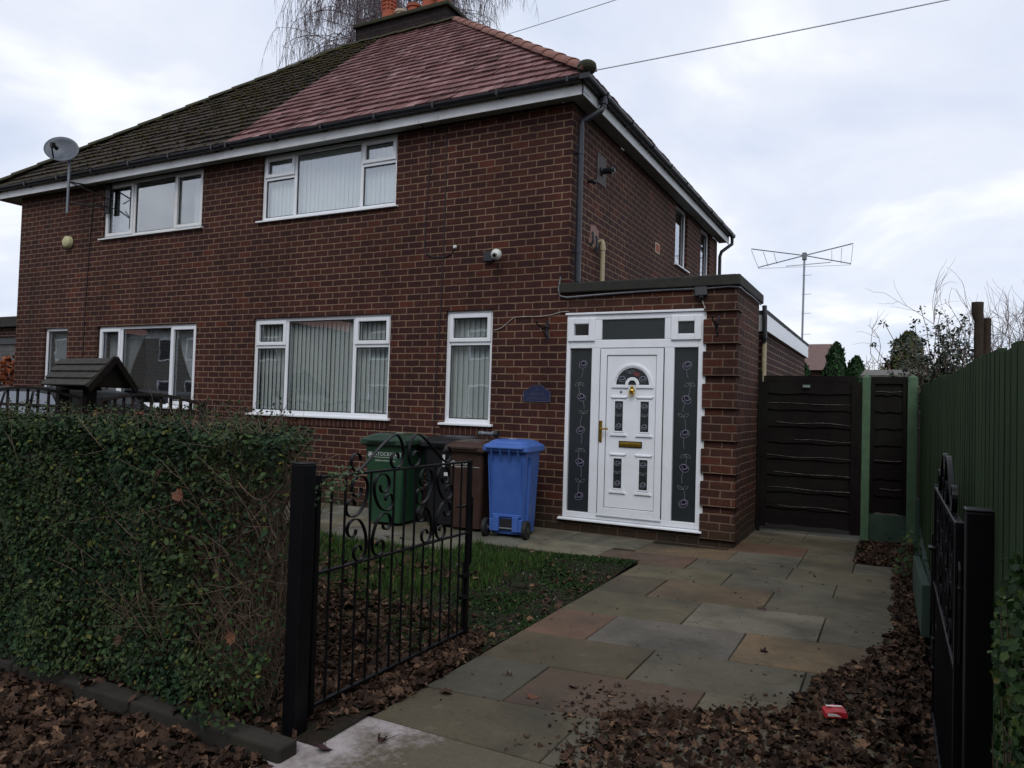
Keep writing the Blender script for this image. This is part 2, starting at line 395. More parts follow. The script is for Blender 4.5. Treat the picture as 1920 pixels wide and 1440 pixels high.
mb.T = None; mb.box(-Lh, PX, D-.26, D, -.1, ZS); mb.box(-Lh, -Lh+.26, .26, D-.26, -.1, ZS)
mb.obj('wall', M_brick, nhouse, uv=True)
for h, a, b in ((house, PX+.002, -.262), (nhouse, -Lh+.262, PX-.002)):          # floors, ceilings and back partitions inside the rooms
    m = MB(); m.box(a, b, .262, D-.262, -.06, -.01); m.box(a, b, .262, D-.262, 2.62, 2.9); m.box(a, b, .262, D-.262, 5.0, 5.025); m.box(a, b, 3.6, 3.7, -.01, 2.62); m.box(a, b, 3.6, 3.7, 2.9, 5.0)
    m.obj('interior_floor', M_int, h)
m = MB(); m.box(PX-.001, PX+.001, .262, D-.262, 0, 5.0); m.obj('party_wall', M_int, house)

def slats(mb, u0, u1, z0, z1, d, ang, w=.089, sp=.079):
    n = int((u1-u0)/sp); c, s_ = math.cos(ang)*w/2, math.sin(ang)*w/2
    for i in range(n+1):
        u = u0+.03+i*sp; j = random.gauss(0, .035); c, s_ = math.cos(ang+j)*w/2, math.sin(ang+j)*w/2
        t = .0012; b = random.uniform(-.004, .004)
        k = [(u-c, d-s_), (u-c*.4, d-s_*.4-.006), (u+c*.4, d+s_*.4-.006), (u+c, d+s_)]
        vs = [(p[0], p[1], z0+b) for p in k]+[(p[0], p[1], z1) for p in k]
        mb.add(vs, [(0,1,5,4),(1,2,6,5),(2,3,7,6)])
    mb.box(u0, u1, d-.03, d+.03, z1, z1+.04)
def window(parent, T, R, mull=(), openers=(), rec=.045, blind=None, sill=True, curtain=False, label=None, mat=None):
    u0, u1, z0, z1 = R; mat = mat or M_upvc; fw = .055; d0, d1 = rec, rec+.07
    m = MB(T); m.box(u0, u0+fw, d0, d1, z0, z1); m.box(u1-fw, u1, d0, d1, z0, z1)
    m.box(u0+fw, u1-fw, d0+.001, d1, z0, z0+fw); m.box(u0+fw, u1-fw, d0+.001, d1, z1-fw, z1)
    for x in mull: m.box(x-.028, x+.028, d0+.002, d1, z0+fw, z1-fw)
    cells = [u0+fw-.028]+list(mull)+[u1-fw+.028]
    panes = []; sashes = []
    for i in range(len(cells)-1):
        a, b = cells[i]+.028, cells[i+1]-.028; zt = z1-fw; zb = z0+fw
        op = [o for o in openers if o[0] == i]
        if op:
            o = op[0]
            if o[1] is None: sa = (a, b, zb, zt); 
            else:
                m.box(a, b, d0+.002, d1, o[1]-.028, o[1]+.028); sa = (a, b, o[1]+.028, zt); panes.append((a, b, zb, o[1]-.028))
            s = .052; x0, x1, y0, y1 = sa[0]-.014, sa[1]+.014, sa[2]-.014, sa[3]+.014; q0, q1 = d0-.018, d0+.05
            sash = MB(T); sashes.append(sash); sash.box(x0, x0+s, q0, q1, y0, y1); sash.box(x1-s, x1, q0, q1, y0, y1); sash.box(x0+s, x1-s, q0+.001, q1, y0, y0+s); sash.box(x0+s, x1-s, q0+.001, q1, y1-s, y1)
            panes.append((x0+s, x1-s, y0+s, y1-s))
        else: panes.append((a, b, zb, zt))
    w = m.obj('window', mat, parent, bevel=.006)
    if label: w['label'] = label
    for sash in sashes: sash.obj('sash', mat, w, bevel=.007)
    for p in panes:
        g = MB(T); g.box(p[0]-.01, p[1]+.01, d0+.026, d0+.03, p[2]-.01, p[3]+.01); g.m = 1
        e = .012; dd = d0+.018
        g.box(p[0], p[0]+e, dd, d0+.025, p[2], p[3]); g.box(p[1]-e, p[1], dd, d0+.025, p[2], p[3]); g.box(p[0]+e, p[1]-e, dd, d0+.025, p[2], p[2]+e); g.box(p[0]+e, p[1]-e, dd, d0+.025, p[3]-e, p[3])
        g.obj('pane', [M_glass, M_seal], w)
    if sill:
        s = MB(T); k = [(-.05, z0-.028), (-.05, z0-.004), (d0+.01, z0+.012), (d0+.01, z0-.028)]
        vs = [(u0-.045, a, b) for a, b in k]+[(u1+.045, a, b) for a, b in k]
        s.add(vs, [(0,1,2,3),(7,6,5,4),(0,4,5,1),(1,5,6,2),(2,6,7,3),(3,7,4,0)]); s.obj('sill', mat, w, bevel=.004)
    if blind is not None:
        b = MB(T); slats(b, u0+.03, u1-.03, z0+.05, z1-.075, .165, *blind); b.obj('blind', M_blind, w)
    return w
window(house, TF(), UR, (-4.38, -3.16), ((0, 4.68), (2, 4.67)), blind=(R_(-7),), label='upper window with pale vertical blinds reflecting the sky')
window(house, TF(), LR, (-4.43, -3.185), ((0, 2.185), (2, 2.18)), blind=(R_(-15),), label='wide ground floor window with vertical blinds standing half open')
window(house, TF(), SM, (), ((0, 2.19),), blind=(R_(-14),), label='narrow two pane window beside the porch')
ss = TS(0)
window(house, ss, (4.6, 5.42, 3.95, 5.03), rec=.05, label='narrow window in the side wall')
window(house, ss, (6.45, 7.25, 3.6, 5.03), rec=.05)
w1 = window(nhouse, TF(), UL, (-7.98, -6.96), ((0, None), (2, None)), mat=M_upvc_d, label='upper window of three panes with pale curtains drawn to its sides')
w2 = window(nhouse, TF(), LL, (-8.16, -6.91), ((2, None), (0, None)), mat=M_upvc, label='ground floor window with swagged net curtains and pot plants')
w3 = window(nhouse, TF(), NS, (), (), mat=M_upvc, label='narrow window with a plain net curtain')
def curtain(u0, u1, z0, z1, d, amp, per, taper=None):
    m = MB(TF()); n = int((u1-u0)/.012)+2; rows = 10 if taper else 2; vs = []
    for j in range(rows):
        v = j/(rows-1)
        for i in range(n):
            f = i/(n-1); a, b = (u0, u1) if not taper else taper(v, u0, u1)
            vs.append((a+(b-a)*f, d+amp*math.sin(f*(u1-u0)/per*6.28)+.3*amp*math.sin(f*41), z1+(z0-z1)*v))
    fs = [(j*n+i, j*n+i+1, (j+1)*n+i+1, (j+1)*n+i) for j in range(rows-1) for i in range(n-1)]
    return m.add(vs, fs)
curtain(-10.24, -9.63, 1.28, 2.53, .19, .012, .07).obj('net_curtain', M_net, w3, smooth=True)
curtain(-8.70, -7.6, 1.28, 2.52, .21, .015, .09, lambda v, a, b: (a, b-(.75*(v**.6)))).obj('net_curtain', M_net, w2, smooth=True)
curtain(-6.95, -6.33, 1.55, 2.52, .21, .015, .08, lambda v, a, b: (a+.42*v**1.6, b)).obj('net_curtain', M_net, w2, smooth=True)
curtain(-8.7, -6.33, 2.36, 2.52, .19, .01, .1).obj('net_curtain', M_net, w2, smooth=True)
curtain(-8.70, -8.10, 4.1, 5.0, .22, .02, .15).obj('net_curtain', M_net, w1, smooth=True)
curtain(-6.72, -6.30, 4.1, 5.0, .22, .02, .12).obj('net_curtain', M_net, w1, smooth=True)
# brick-on-edge course under the ground floor windows
for h, Rw in ((house, LR), (house, SM), (nhouse, LL)):
    m = MB(TF()); m.box(Rw[0]-.03, Rw[1]+.03, -.012, .05, Rw[2]-.14, Rw[2]-.03); m.obj('brick_sill', M_sillb, h, uv=True)

# ---- roofs
def tile_plane(mb, A, B, C, Dp, n=23, tw=.18, lift=.034, jit=.005):
    """A,B lower right / lower left, C,D upper left / upper right; every tile is its own quad island"""
    A, B, C, Dp = map(Vector, (A, B, C, Dp)); nrm = (B-A).cross(Dp-A); nrm.normalize()
    if nrm.z < 0: nrm = -nrm
    ex = (A-B).normalized(); up = (Dp-A) - ex*(Dp-A).dot(ex); H = up.length; up.normalize()
    def pt(u, v): return B + ex*u + up*v
    uA, uC, uD = (A-B).dot(ex), (C-B).dot(ex), (Dp-B).dot(ex)
    lo, hi = min(0, uC), max(uA, uD); g = H/n
    for k in range(n):
        v0, v1 = k*g-(.02 if k else .05), min((k+1)*g+.03, H)
        off = (k % 2)*tw/2; i = math.floor(lo/tw)-1
        while i*tw+off < hi:
            a, b = i*tw+off+.005, (i+1)*tw+off-.005; i += 1
            def cl(u, v): return min(max(u, uC*max(v, 0)/H), uA+(uD-uA)*max(v, 0)/H)
            q = [(cl(a, v0), v0), (cl(b, v0), v0), (cl(b, v1), v1), (cl(a, v1), v1)]
            if q[1][0]-q[0][0] < .01 and q[2][0]-q[3][0] < .01: continue
            z = random.uniform(-jit, jit); s = random.uniform(-jit, jit)*1.2; th = .036
            P = [pt(*q[0])+nrm*(lift+z), pt(*q[1])+nrm*(lift+z+s), pt(*q[2])+nrm*(.004), pt(*q[3])+nrm*(.004)]
            mb.add(P+[P[0]-nrm*th, P[1]-nrm*th], [(0,1,2,3), (4,5,1,0)])
    return nrm
E1, E2 = -OV, D+OV
mb = MB(); tile_plane(mb, (OV, E1, ZE), (-5.47, E1, ZE), (-6.0, YR, ZR), (-XA, YR, ZR))
tile_plane(mb, (OV, E2, ZE), (OV, E1, ZE), (-XA, YR, ZR), (-XA, YR, ZR))
mb.add([(OV, E2, ZE), (PX, E2, ZE), (PX, YR, ZR), (-XA, YR, ZR)], [(0,1,2,3)])
mb.add([(OV, E1, ZE-.03), (-5.47, E1, ZE-.03), (-6.0, YR, ZR-.03), (-XA, YR, ZR-.03)], [(0,1,2,3)])
roof = mb.obj('roof', M_tile, house)
mb = MB(); XL = -Lh-.55; XB = -Lh+XA
tile_plane(mb, (-5.472, E1, ZE), (XL, E1, ZE), (XB, YR, ZR), (-6.002, YR, ZR))
mb.add([(XL, E1, ZE), (XL, E2, ZE), (XB, YR, ZR)], [(0,1,2)]); mb.add([(PX-.002, E2, ZE), (XL, E2, ZE), (XB, YR, ZR), (PX-.002, YR, ZR)], [(0,1,2,3)])
mb.add([(-5.472, E1, ZE-.03), (XL, E1, ZE-.03), (XB, YR, ZR-.03), (-6.002, YR, ZR-.03)], [(0,1,2,3)])
nroof = mb.obj('roof', M_tile_m, nhouse)
def hips(mb, a, b, n, r=.10, lift=.015):
    a, b = Vector(a), Vector(b); d = (b-a)/n; ax = d.normalized(); side = ax.cross(Vector((0,0,1))).normalized(); up = side.cross(ax)
    for i in range(n):
        p, q = a+d*(i-.06), a+d*(i+1); jj = random.uniform(-.006, .006)
        rings = []
        for P, rr, z in ((p, r*1.04, lift+.012+jj*.5), (q, r*.97, lift+jj*.5)):
            rings.append([P+up*z+side*(math.cos(t)*rr)+up*(math.sin(t)*rr*.75-.03) for t in [math.pi*k/8 for k in range(9)]]+[P+up*(z-.05)])
        mb.loft(rings)
mb = MB(); hips(mb, (OV+.02, E1-.02, ZE+.03), (-XA, YR, ZR), 15); mb.obj('hip_tiles', M_hip, roof)
mb = MB(); hips(mb, (-XA-.05, YR, ZR+.01), (-6.0, YR, ZR+.01), 4, .1, .0); mb.obj('ridge_tiles', M_hip_m, roof)
mb = MB(); hips(mb, (XL-.02, E1-.02, ZE+.03), (XB, YR, ZR), 15, .1, .02); hips(mb, (XB, YR, ZR+.01), (-6.0, YR, ZR+.01), 2, .1, 0); mb.obj('ridge_tiles', M_hip_m, nroof)
# moss cushions on the neighbour's slope
pos = []; nr = Vector((0, -(ZR-ZE), YR-E1)).normalized()
for i in range(1000):
    v = random.random()**.8; x0, x1 = XL+(XB-XL)*v, -5.5-.5*v
    t = random.random(); x = x0+(x1-x0)*(1-(1-t)**1.3 if random.random() < .6 else t)
    k = math.floor(v*23)/23; pos.append((x, E1+(YR-E1)*k-.03, ZE+(ZR-ZE)*k+.03))
pos = np.array(pos); N = len(pos)
ico = bmesh.new(); bmesh.ops.create_icosphere(ico, subdivisions=1, radius=1); iv = np.array([v.co[:] for v in ico.verts])*(1, 1, .55); ifc = np.array([[v.index for v in f.verts] for f in ico.faces]); ico.free()
V, F_ = inst(iv, ifc, pos, rot_from(np.repeat([[0, nr.y, nr.z]], N, 0)+RNG.normal(0, .15, (N, 3)), RNG.random(N)*6.28), RNG.uniform(.010, .030, N))
M_moss = pmat('roof moss', '#35341a', '#4c431f', 16, rough=1, bump=.5)
o = link('moss', fast_mesh('moss', V, F_), M_moss, nroof); o['kind'] = 'stuff'

# chimney on the ridge, shared stack
mb = MB(); c0, c1, cy0, cy1 = -6.62, -4.42, 3.93, 4.62
mb.box(c0, c1, cy0, cy1, 8.3, 9.14); ch = mb.obj('chimney', M_brick_c, roof.parent, uv=True)
mb = MB(); mb.box(c0-.07, c1+.07, cy0-.07, cy1+.07, 9.14, 9.22); mb.obj('chimney_capping', M_mosscap, ch, bevel=.015)
def pot(x, y, r, h, mat, slots=False, cowl=False):
    m = MB(); m.lathe([(r*1.1, 0), (r*1.1, .05), (r*.95, .07), (r*.88, h*.7), (r*.9, h-.06), (r*1.04, h-.05), (r*1.04, h), (r*.8, h), (r*.78, h-.1)], (x, y, 9.22), 18)
    if slots:
        for k in range(12):
            a = 6.28*k/12
            for z in (.3, .38, .46): m.box(x+math.cos(a)*r*.92-.02, x+math.cos(a)*r*.92+.02, y+math.sin(a)*r*.92-.02, y+math.sin(a)*r*.92+.02, 9.22+z, 9.22+z+.035)
    m.obj('chimney_pot', mat, ch, smooth=False)
pot(-6.02, 4.2, .15, .66, M_terra, True); pot(-5.72, 4.22, .13, .24, M_cream); pot(-5.38, 4.2, .15, .26, M_terra); pot(-5.02, 4.2, .16, .36, M_terra); pot(-4.68, 4.2, .15, .5, M_terra)
m = MB(); m.tube([(-6.66, 3.95, 8.6), (-6.66, 3.95, 10.6)], .018, 6); m.obj('aerial_pole', M_iron, ch)

# ---- fascia, soffit, gutters
def eaves(h, x0, x1, side=None):
    f = MB(); s = MB(); g = MB()
    yf = -.205
    if side:                        # right house: front and right side; left house: front and left side
        xs = side*.205 if side > 0 else -Lh-.48
    f.box(x0, x1, yf, yf+.02, 5.0, 5.175)
    s.box(x0, x1, yf+.021, -.001, 5.031, 5.043)
    xo = xs
    if side > 0: f.box(xs-.02, xs, yf, D+.205, 5.0, 5.175); s.box(.001, xs-.021, -.0, D+.18, 5.031, 5.043)
    else: f.box(xs, xs+.02, yf, D+.205, 5.0, 5.175); s.box(xs+.021, -Lh-.001, 0, D+.18, 5.031, 5.043)
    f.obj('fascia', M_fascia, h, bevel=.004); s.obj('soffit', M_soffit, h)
    def trough(a, b, nrm):          # half-round channel
        prof = [(math.cos(t), math.sin(t)) for t in [math.pi+math.pi*k/8 for k in range(9)]]
        o = [(c*.056, s_*.056) for c, s_ in prof]; i_ = [(c*.05, s_*.05) for c, s_ in reversed(prof)]
        rings = [[(p[0]+nrm[0]*q[0], p[1]+nrm[1]*q[0], p[2]+q[1]) for q in o+i_] for p in (a, b)]
        g.loft(rings)
    z = 5.185
    trough((x0, yf-.062, z), (x1, yf-.062, z-.01), (0, -1)); 
    n = int((x1-x0)/.9)
    for i in range(n+1):
        x = x0+.15+i*(x1-x0-.3)/n; g.box(x-.016, x+.016, yf-.125, yf-.001, z-.062, z-.05); g.box(x-.016, x+.016, yf-.128, yf-.118, z-.062, z+.006); g.box(x-.02, x+.02, yf-.03, yf-.001, z-.07, z-.01)
    if side > 0:
        trough((xs+.062, yf-.12, z-.01), (xs+.062, D+.3, z), (1, 0))
        for i in range(9):
            y = .3+i*.95; g.box(xs+.001, xs+.125, y-.016, y+.016, z-.062, z-.05); g.box(xs+.118, xs+.128, y-.016, y+.016, z-.062, z+.012)
        g.box(xs+.0, xs+.125, yf-.125, yf-.118, z-.06, z)
    else: trough((xs-.062, yf-.12, z), (xs-.062, D+.3, z), (-1, 0))
    g.obj('gutter', M_black, h)
eaves(house, PX, .205, 1); eaves(nhouse, -Lh-.48, PX-.001, -1)
m = MB(); m.ball((.27, -.27, 5.265), .105, 10, (1.1, 1.1, .8)); m.box(.22, .28, -.27, -.21, 5.26, 5.36); m.obj('hip_iron', M_mosscap, house)

# downpipe, waste pipe and flue on the side wall
m = MB(); X = .065
m.tube([(.267, .28, 5.13), (.267, .28, 5.02), (.25, .27, 4.98), (X, .12, 4.82), (X, .11, 4.75), (X, .11, 2.9)], .036, 12)
m.lathe([(.05, 0), (.05, .1)], (.267, .28, 5.05), 12); m.lathe([(.042, 0), (.042, .06)], (X, .11, 4.42), 12); m.lathe([(.042, 0), (.042, .06)], (X, .11, 3.24), 12)
m.box(.0, X, .085, .135, 4.44, 4.47); m.box(.0, X, .085, .135, 3.26, 3.29); m.obj('downpipe', M_pipe, house, smooth=False)
m = MB(); m.tube([(.27, D+.2, 5.13), (.27, D+.2, 5.0), (.1, D-.03, 4.8), (.07, D-.04, 4.7), (.07, D-.04, 2.7)], .036, 10); m.obj('downpipe', M_black, house)
m = MB(); m.tube([(-.02, .94, 3.55), (.05, .94, 3.56), (.06, .94, 3.53), (.06, .94, 2.9)], .03, 12); m.lathe([(.037, 0), (.037, .07)], (.06, .94, 3.44), 12); m.obj('waste_pipe', M_beige, house)
m = MB(); m.tube([(0, .66, 3.45), (.035, .66, 3.5), (.035, .66, 3.6), (.02, .66, 3.62)], .014, 8); m.obj('overflow_pipe', M_pipe, house); m = MB(); m.tube([(0, .80, 3.4), (.035, .80, 3.45), (.035, .80, 3.56), (.02, .80, 3.6)], .014, 8); m.obj('overflow_pipe', M_pipe, house)
m = MB(); m.prism([(.58, 3.47), (.9, 3.47), (.93, 3.7), (.86, 3.74), (.66, 3.73), (.6, 3.66)], 0, 0); 
m = MB(TS(0)); m.prism([(.60, 3.48), (.76, 3.44), (.89, 3.5), (.92, 3.68), (.8, 3.73), (.66, 3.72)], -.006, .01); m.obj('mortar_patch', pmat('mortar patch', '#8d7064', '#7a6058', 20, rough=.95), house)
m = MB(TS(0)); m.box(.80, 1.12, -.012, .01, 4.30, 4.68); m.m = 1; m.T = None; m.lathe([(.06, 0), (.06, .02), (.038, .03), (.038, .11), (.046, .115), (.046, .15), (.026, .155), (.026, .18)], (.01, .95, 4.47), 14, 'x'); m.obj('boiler_flue', [pmat('grey flue plate', '#4a4442', rough=.7), M_black], house)
m = MB(); m.tube([(0, .52, 4.22), (.07, .52, 4.22), (.09, .5, 4.2)], .022, 10); m.ball((.095, .5, 4.2), .032); m.obj('outlet_pipe', M_black, house)
m = MB(TS(0)); m.box(3.42, 3.66, -.006, .01, 3.92, 4.08); m.m = 1; m.box(3.45, 3.63, -.009, .0, 3.94, 4.06); m.obj('air_vent', [M_beige, M_terra], house)

# ------------------------------------------------------------------ porch
porch = thing('porch', (.95, 0, 0), 'flat roofed brick porch with quoined pier and white front door', 'porch')
PW, PD = 1.93, 1.38
m = MB(); m.box(.002, PW, 0.003, .24, 2.505, 2.75); m.box(1.597, PW, .003, .24, -.1, 2.505); m.box(PW-.24, PW, .24, PD, -.1, 2.75)
m.box(.002, 1.597, .003, .24, -.1, .125); pw = m.obj('wall', M_brick_p, porch, uv=True)
m = MB()
for i in range(7):
    z1_ = 2.40-i*.344; z0_ = max(z1_-.258, -.1)
    m.box(1.588, PW+.022, -.034, .22, z0_, z1_)
    m.v[-8:] = m.v[-8:]
m.box(1.588, PW+.022, -.034, .22, 2.486, 2.515)
m.box(1.588, PW+.022, -.034, .22, -.1, .0)
m.obj('quoins', M_brick_p, porch, uv=True, bevel=.004)
m = MB(); m.box(.02, 1.68, .25, PD-.02, -.06, .12); m.obj('floor', M_int, porch)
m = MB(); m.box(.004, .012, .262, PD, .12, 2.75); m.obj('inner_wall', M_int, porch)
m = MB(); m.box(-.095, PW+.035, -.06, PD+.11, 2.752, 2.865); m.obj('roof', M_coping, porch, bevel=.012)
m = MB(); m.box(.02, 1.9, .05, PD+.05, 2.867, 2.885); m.obj('felt', M_felt, porch)
# frame
m = MB(TF()); F0, F1, FB, FT = 0.0, 1.586, .16, 2.49; d0, d1 = -.006, .07
m.box(F0, F0+.045, d0, d1, FB, FT); m.box(F1-.052, F1+.008, d0, d1, FB, FT)
m.box(F0+.045, F1-.052, d0+.001, d1, FT-.06, FT); m.box(F0+.045, F1-.052, d0+.001, d1, FB, FB+.065)
m.box(F0+.045, F1-.052, d0+.001, d1, 2.105, 2.2)
for a, b in ((.315, .43), (1.16, 1.272)): m.box(a, b, d0+.002, d1, FB+.065, 2.105); m.box(a, b, d0+.002, d1, 2.2, FT-.06)
fr = m.obj('door_frame', M_upvc, porch, bevel=.006)
m = MB(TF()); m.box(-.015, 1.60, -.03, .05, FT+.002, FT+.026); m.obj('head_trim', M_upvc, fr, bevel=.004)
m = MB(TF()); vs = [(-.045, -.055, .128), (-.045, -.055, .146), (-.045, .03, .16), (-.045, .03, .128)]; vs += [(1.615, b, c) for a, b, c in vs]
m.add(vs, [(0,1,2,3),(7,6,5,4),(0,4,5,1),(1,5,6,2),(2,6,7,3),(3,7,4,0)]); m.obj('door_sill', M_upvc, fr, bevel=.004)
for i in range(7):                    # white sealant filling the recess beside each quoin gap
    z = 2.44-i*.344; m = MB(TF()); m.box(1.588, 1.612, .0, .05, z-.05, z+.05); m.obj('sealant', M_upvc_d, fr)
for a, b in ((.02, .352), (1.238, 1.565)):
    s = MB(TF()); z0, z1, w_ = 2.185, 2.452, .075
    s.box(a, a+w_, -.03, .04, z0, z1); s.box(b-w_, b, -.03, .04, z0, z1); s.box(a+w_, b-w_, -.029, .04, z0, z0+w_*.9); s.box(a+w_, b-w_, -.029, .04, z1-w_*.9, z1)
    sh = s.obj('fanlight_sash', M_upvc, fr, bevel=.008); g = MB(TF()); g.box(a+w_-.01, b-w_+.01, -.004, .0, z0+.06, z1-.06); g.obj('fanlight_pane', M_glass if a < .5 else M_obs, fr)
g = MB(TF()); g.box(.43, 1.16, .02, .03, 2.195, 2.435); g.obj('fanlight_pane', M_obs, fr)

def rose(mb, u, z, r, tilt=0., d=-.001, t=.003):
    def E(a, b, cu, cz, n=16, rot=0): return [(u+cu+a*math.cos(x)*math.cos(tilt+rot)-b*math.sin(x)*math.sin(tilt+rot), z+cz+a*math.cos(x)*math.sin(tilt+rot)+b*math.sin(x)*math.cos(tilt+rot)) for x in [6.283*k/n for k in range(n)]]
    def wire(p, w=.0026): mb.m = 1; mb.tube([(q[0], d-t, q[1]) for q in p], w, 4)
    def fill(p, mi): mb.m = mi; mb.prism(p, d-t*.6, d-t*.1)
    o = E(r, r*.78, 0, 0); fill(o, 2); wire(o+[o[0]])
    o2 = E(r*.55, r*.42, r*.05, r*.3); wire(o2+[o2[0]])
    wire([(u-r*.95, z-.1*r), (u-.3*r, z-.35*r), (u+.4*r, z-.2*r), (u+.85*r, z+.25*r)])
def leafpair(mb, u, z, s, flip=1, d=-.001, t=.003):
    for sg, ang in ((1, .55), (-1, 2.55)):
        a = ang if flip > 0 else -ang; ca, sa = math.cos(a), math.sin(a)
        p = [(0, 0), (.35, .22), (.7, .2), (1, 0), (.7, -.16), (.35, -.18)]
        q = [(u+s*(x*ca-y*sa), z+s*(x*sa+y*ca)) for x, y in p]
        mb.m = 3; mb.prism(q, d-t*.6, d-t*.1); mb.m = 1; mb.tube([(a_[0], d-t, a_[1]) for a_ in q+[q[0]]], .0022, 4)
def stem(mb, pts, d=-.001, t=.003): mb.m = 1; mb.tube([(p[0], d-t, p[1]) for p in pts], .002, 4)
GL = [M_obs, M_lead, M_purple, M_leafgl, M_pinkgl]
def sidelight(a, b, ros, name='side_light'):
    g = MB(TF(.03)); g.box(a, b, 0, .008, .215, 2.112)
    rs = [ros[0], ros[2], ros[4], ros[6], ros[8]]; lf = [ros[1], ros[3], ros[5], ros[7]]
    for i, p in enumerate(rs): rose(g, p[0], p[1], .052, .5*(-1)**i)
    for i, p in enumerate(lf): leafpair(g, p[0], p[1]-.02, .07, 1 if i % 2 else -1)
    for i in range(8):
        p, q = ros[i], ros[i+1]; mid = ((p[0]+q[0])/2+.035*(-1)**i*(1 if a < .5 else -1), (p[1]+q[1])/2)
        stem(g, [(p[0]*(1-t)**2+mid[0]*2*t*(1-t)+q[0]*t*t, p[1]*(1-t)**2+mid[1]*2*t*(1-t)+q[1]*t*t) for t in [.2, .35, .5, .65, .8]])
    return g.obj(name, GL, porch)
sidelight(.04, .32, [(.20,1.92),(.16,1.73),(.19,1.54),(.22,1.37),(.19,1.16),(.19,.97),(.19,.79),(.20,.58),(.19,.40)])
sidelight(1.268, 1.54, [(1.41,1.91),(1.44,1.74),(1.41,1.54),(1.38,1.37),(1.40,1.17),(1.41,.97),(1.40,.80),(1.39,.59),(1.40,.42)])
# door
m = MB(TF()); a, b, z0, z1 = .43, 1.158, .232, 2.098; k = .075
m.box(a, a+k, -.02, .05, z0, z1); m.box(b-k, b, -.02, .05, z0, z1); m.box(a+k, b-k, -.019, .05, z0, z0+k); m.box(a+k, b-k, -.019, .05, z1-k, z1)
m.box(a+k, b-k, -.006, .045, z0+k, z1-k)
def arc(r, n=20, c=(.81, 1.69), a0=0, a1=math.pi): return [(c[0]+r*math.cos(a0+(a1-a0)*i/n), c[1]+r*math.sin(a0+(a1-a0)*i/n)) for i in range(n+1)]
m.ring(arc(.235), arc(.205), -.022, -.004); m.ring(arc(.205), arc(.19), -.014, -.004)
m.ring(arc(.08, 12, (.81, 1.695)), arc(.045, 12, (.81, 1.695)), -.026, -.004)
m.box(.765-.035, .765, -.026, -.004, 1.655, 1.695); m.box(.855, .89, -.026, -.004, 1.655, 1.695)
m.box(.57, .735, -.024, -.004, 1.655, 1.69); m.box(.885, 1.052, -.024, -.004, 1.655, 1.69)
for u in (.66, .957):
    for zt, zb in ((1.505, 1.17), (.862, .53)):
        w_ = .047
        for s in (-1, 1): m.box(u+s*w_, u+s*(w_+.02), -.016, -.004, zb-.015, zt+.015)
        m.box(u-w_, u+w_, -.016, -.004, zt, zt+.015); m.box(u-w_, u+w_, -.016, -.004, zb-.015, zb)
        m.prism([(u-.08, zt+.035), (u+.08, zt+.035), (u+.098, zt+.055), (u-.098, zt+.055)], -.024, -.004)
        m.prism([(u-.098, zb-.055), (u+.098, zb-.055), (u+.08, zb-.025), (u-.08, zb-.025)], -.024, -.004)
m.box(a-.01, b+.01, -.03, .0, z0-.022, z0-.002)
door = m.obj('front_door', M_upvc, porch, bevel=.004)
sl = MB(TF())
e = .004
for x in (a-.006, b+.006): sl.box(x-e, x+e, -.0085, .0, z0, z1)
sl.box(a, b, -.0085, 0, z1+.002, z1+.008)
for x in (a+k+.003, b-k-.003): sl.box(x-.003, x+.003, -.0075, .0, z0+k, z1-k)
sl.box(a+k+.006, b-k-.006, -.0075, 0, z1-k-.006, z1-k); sl.box(a+k+.006, b-k-.006, -.0075, 0, z0+k, z0+k+.006)
sl.obj('door_seal', M_seal, door)
g = MB(TF(-.0085)); g.prism(arc(.19)[:]+[(.62, 1.692)], 0, .004)
for x, z, r in ((.69, 1.755, .04), (.93, 1.755, .04)): rose(g, x, z, r)
leafpair(g, .78, 1.82, .06); g.m = 4; g.prism([(.83, 1.84), (.9, 1.82), (.88, 1.78), (.82, 1.8)], -.003, -.001); g.m = 0
g.obj('door_pane', GL, door)
for u in (.66, .957):
    for zt, zb in ((1.505, 1.17), (.862, .53)):
        g = MB(TF(-.010)); g.box(u-.047, u+.047, 0, .003, zb, zt); rose(g, u, zt-.055, .034); rose(g, u, zb+.055, .034, .6); leafpair(g, u, (zt+zb)/2, .05); g.obj('door_pane', GL, door)
m = MB(TF()); m.box(.436, .47, -.032, -.018, 1.04, 1.28); m.tube([(.453, -.03, 1.19), (.453, -.075, 1.19), (.47, -.082, 1.19), (.56, -.08, 1.192)], .011, 8); m.lathe([(.001, 0), (.012, .001), (.012, .004)], (.453, -.034, 1.09), 10, 'y'); m.obj('handle', M_brass, door, bevel=.003)
m = MB(TF()); m.m = 1; m.box(.668, .936, -.014, -.004, .99, 1.062); m.m = 0; m.box(.68, .925, -.026, -.012, 1.0, 1.05); m.box(.68, .925, -.028, -.012, 1.03, 1.037); m.obj('letterbox', [M_brass, M_seal], door, bevel=.003)
m = MB(TF()); m.ball((.812, -.03, 1.665), .018); m.lathe([(.012, 0), (.03, .01), (.036, .03), (.02, .05), (.012, .06)], (.812, -.03, 1.595), 12); m.tube([(.79, -.035, 1.63), (.783, -.04, 1.59), (.80, -.045, 1.565), (.812, -.046, 1.56), (.825, -.045, 1.565), (.84, -.04, 1.59), (.834, -.035, 1.63)], .007, 6); m.obj('knocker', M_brass, door, smooth=True)
m = MB(TF()); m.lathe([(.001, -.004), (.013, -.003), (.013, .01), (.001, .011)], (.68, -.012, 1.61), 12, 'y'); m.obj('peephole', M_steel, door)

